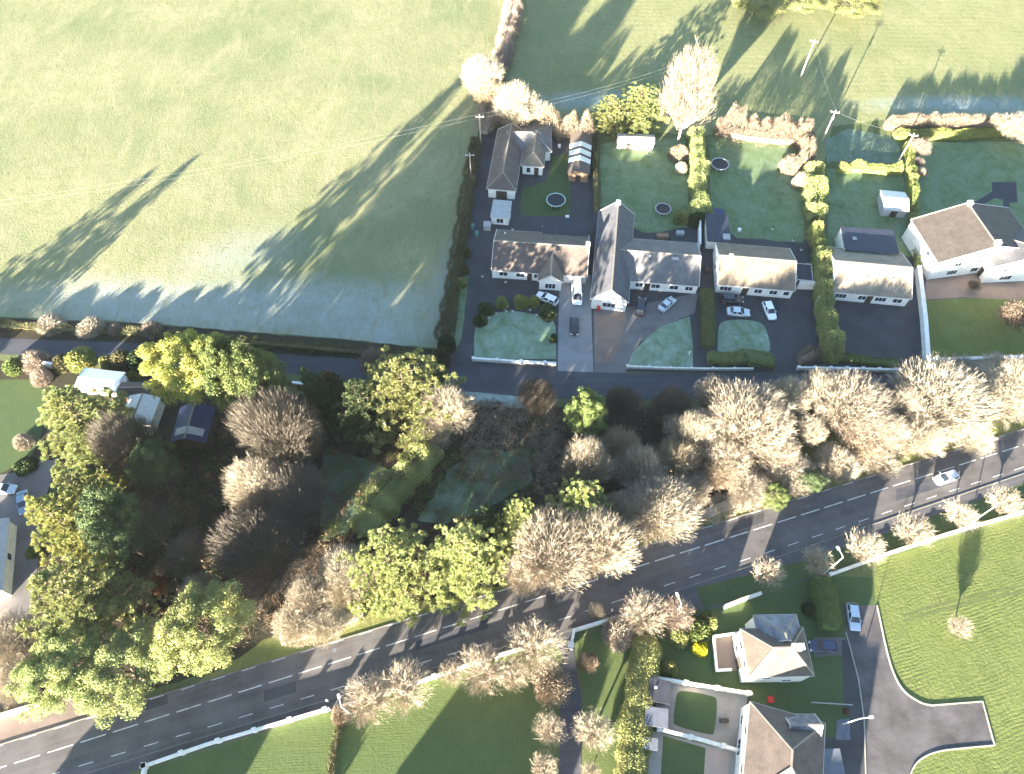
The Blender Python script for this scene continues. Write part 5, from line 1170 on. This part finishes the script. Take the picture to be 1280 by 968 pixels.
hedge('short brown hedge end joining the gold conifer hedge', [(1006,178),(1008,205)], 3.4, 4.2, 'leaf_brown', 'twig', 1.6, .3, 7)
hedge('upper thick part of the gold green conifer hedge', [(1016,208),(1019,240),(1021,268)], 4.6, 4.2, 'leaf_lime', 'leaf', 1.5, .28, 8, lw=1.8, ls=.24)
hedge('small brown gap piece inside the gold conifer hedge', [(1021,272),(1022,285)], 2.4, 2.4, 'bark' if False else 'scrub_mix', 'twig', 1.2, .2, 9)
hedge('middle thin part of the gold green conifer hedge', [(1018,282),(1024,300),(1026,312)], 2.8, 3.6, 'leaf_gold', 'leaf', 1.4, .3, 10)
hedge('long lower part of the gold green conifer hedge between two driveways', [(1027,312),(1029,350),(1032,390),(1038,420),(1043,448)], 3.6, 4.0, 'leaf_lime', 'leaf', 1.5, .28, 11, lw=1.7, ls=.24)
hedge('low dark hedge behind the pillared white wall', [(1046,446),(1090,452),(1124,455)], 1.8, 1.3, 'leaf_green', 'leaf', 1.2, .2, 12)
hedge('brown shrub hedge at the driveway entrance left of the conifer hedge', [(1000,450),(1020,440),(1036,446)], 3.0, 2.0, 'leaf_brown', 'twig', 1.6, .3, 13)
hedge('sunny yellow green hedge across the back of the fourth garden', [(1048,211),(1065,208),(1095,211),(1128,212)], 2.0, 2.4, 'leaf_gold', 'leaf', 1.4, .35, 14)
hedge('gold hedge running down beside the grey metal shed', [(1136,180),(1138,210),(1141,245),(1143,262)], 2.2, 2.2, 'leaf_gold', 'leaf', 1.3, .3, 15)
hedge('dull green hedge beside the right bungalow', [(1142,268),(1146,300),(1150,330)], 2.2, 2.0, 'leaf_olive', 'leaf', 1.2, .2, 16)
hedge('long tan hedge on the far boundary of the right hand garden', [(1108,154),(1150,152),(1200,154),(1262,154)], 2.6, 3.2, 'leaf_brown', 'twig', 1.9, .2, 17)
hedge('bright yellow hedge just inside the tan boundary hedge', [(1118,168),(1160,168),(1200,168),(1256,163)], 2.6, 1.8, 'leaf_gold', 'leaf', 1.5, .2, 18)
hedge('dark clipped hedge between the grey house and the cream roofed bungalow', [(883,362),(885,400),(886,432)], 2.8, 2.2, 'leaf_ivy', 'leaf', 1.4, .14, 19)
hedge('golden and green mixed hedge below the rounded frosty lawn', [(885,446),(910,448),(935,446),(950,449),(968,452)], 3.0, 1.8, 'leaf_olive', 'leaf', 1.4, .3, 20)
hedge('bright clipped laurel hedge beside the black garage', [(810,795),(806,830),(800,870),(793,920),(788,980),(786,1040)], 4.4, 2.6, 'leaf_lime', 'leaf', 1.8, .12, 21, lw=1.2)
hedge('thin yellow flowering strip hedge left of the laurel hedge', [(794,800),(788,850),(780,910),(774,980)], .8, .8, 'leaf_gold', 'leaf', 1.3, .25, 22)
hedge('dark clipped hedge beside the silver blue car', [(1027,722),(1032,750),(1038,786)], 3.8, 2.4, 'leaf_green', 'leaf', 1.5, .08, 23)
hedge('dark thin hedge between the two lower lawns', [(424,905),(417,935),(412,968),(408,1000)], 1.2, 1.2, 'scrub_mix', 'twig', 1.2, .25, 24)
hedge('dark low hedge along the foot of the big field', [(-40,403),(60,410),(180,416),(300,425),(430,437),(530,446)], 1.8, 1.3, 'scrub_mix', 'twig', .9, .35, 25)
hedge('ivy bank running down from the lane conifer to the light green pair', [(545,555),(522,580),(495,610),(470,635),(452,665)], 5.4, 4.8, 'leaf_lime', 'leaf', 1.5, .5, 26, lw=1.9, name='ivy_bank')
hedge('small dim green hedge below the olive conifer', [(95,606),(120,602),(155,600)], 2.6, 2.4, 'leaf_gold', 'leaf', 1.3, .3, 27)
hedge('brown scrub hedge above the lit road verge', [(350,800),(385,790),(430,775),(452,765)], 3.2, 2.0, 'twig_tan', 'twig', 1.6, .35, 28)
hedge('brown leafy hedge under the pale trees along the upper kerb', [(860,650),(920,626),(985,604),(1040,588),(1090,574)], 4.0, 2.2, 'twig_tan', 'twig', 1.5, .35, 29)
hedge('tangle of pale scrub at the lane edge below the big garden wall', [(1130,480),(1180,472),(1240,468),(1300,462)], 3.4, 2.6, 'twig_tan', 'twig', 1.6, .35, 30)
hedge('green weedy hedge along the kerb near the driving car', [(1110,566),(1150,550),(1200,530),(1290,500)], 2.6, 1.2, 'scrub_mix', 'leaf', 1.0, .3, 31)
hedge('dim hedge at the lane edge above the dark wood', [(300,484),(340,486),(400,492)], 2.4, 1.6, 'scrub_mix', 'leaf', .9, .25, 32)

# --- undergrowth: uncountable stems and leaves on the woodland floor
def inside(px, py, poly):
    c = np.zeros(len(px), bool); j = len(poly)-1
    for i in range(len(poly)):
        xi, yi = poly[i]; xj, yj = poly[j]
        k = ((yi > py) != (yj > py)) & (px < (xj-xi)*(py-yi)/(yj-yi+1e-9)+xi); c ^= k; j = i
    return c
def stuff(name, poly, n, ht, leaf, ln, wd, seed, label, mound=1.0):
    g = np.random.default_rng(seed); W_ = np.array(P(poly)); lo, hi = W_.min(0), W_.max(0)
    k = n//40; mc = g.uniform(lo, hi, (k, 2)); mc = mc[inside(mc[:, 0], mc[:, 1], W_.tolist())]; mr = g.uniform(.8, 2.2, len(mc))*mound
    i = g.integers(0, len(mc), n); d = unit(g.normal(size=(n, 3))); d[:, 2] = np.abs(d[:, 2]); r = mr[i]*g.uniform(.3, 1, n)
    C = np.stack([mc[i, 0]+d[:, 0]*r, mc[i, 1]+d[:, 1]*r, d[:, 2]*r*ht], 1); A = unit(d+unit(g.normal(size=(n, 3)))*.7)
    o = mesh_obj(name, quad_mesh(name, cards(C, A, unit(g.normal(size=(n, 3))), ln*g.uniform(.5, 1.5, n), wd*g.uniform(.6, 1.4, n), .5), leaf))
    tag(o, label, None, None, 'stuff'); return o
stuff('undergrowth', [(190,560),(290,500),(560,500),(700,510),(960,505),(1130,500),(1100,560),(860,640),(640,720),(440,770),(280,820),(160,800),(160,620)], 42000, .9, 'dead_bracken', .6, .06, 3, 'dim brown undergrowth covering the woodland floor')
stuff('tussock_grass', [(398,620),(405,560),(470,575),(486,590),(440,660),(405,680)], 6000, .3, 'leaf_green', .5, .05, 9, 'rough green tussocks in the shaded clearing')
stuff('leaf_scatter', [(560,500),(700,505),(900,505),(900,540),(700,540),(560,530)], 5000, .12, 'leaf_brown', .3, .12, 10, 'fallen leaves along the lane edge of the wood')
stuff('brambles', [(560,500),(700,510),(700,560),(690,620),(600,600),(570,560)], 9000, .7, 'twig_brown', .8, .05, 4, 'reddish brown brambles around the frosty clearing')
stuff('ground_ivy', [(160,560),(300,560),(290,760),(160,800)], 7000, .6, 'leaf_dark', .3, .18, 5, 'dark ivy and ferns on the shaded floor')
stuff('tussock_grass', [(520,585),(600,560),(670,562),(668,610),(640,640),(560,655),(520,645)], 9000, .35, 'leaf_green', .55, .05, 6, 'rough frosty tussocks in the clearing')
for o_ in bpy.data.objects:
    if o_.get('label') and len(o_['label'].split()) > 16: print('LONG', o_['label'])
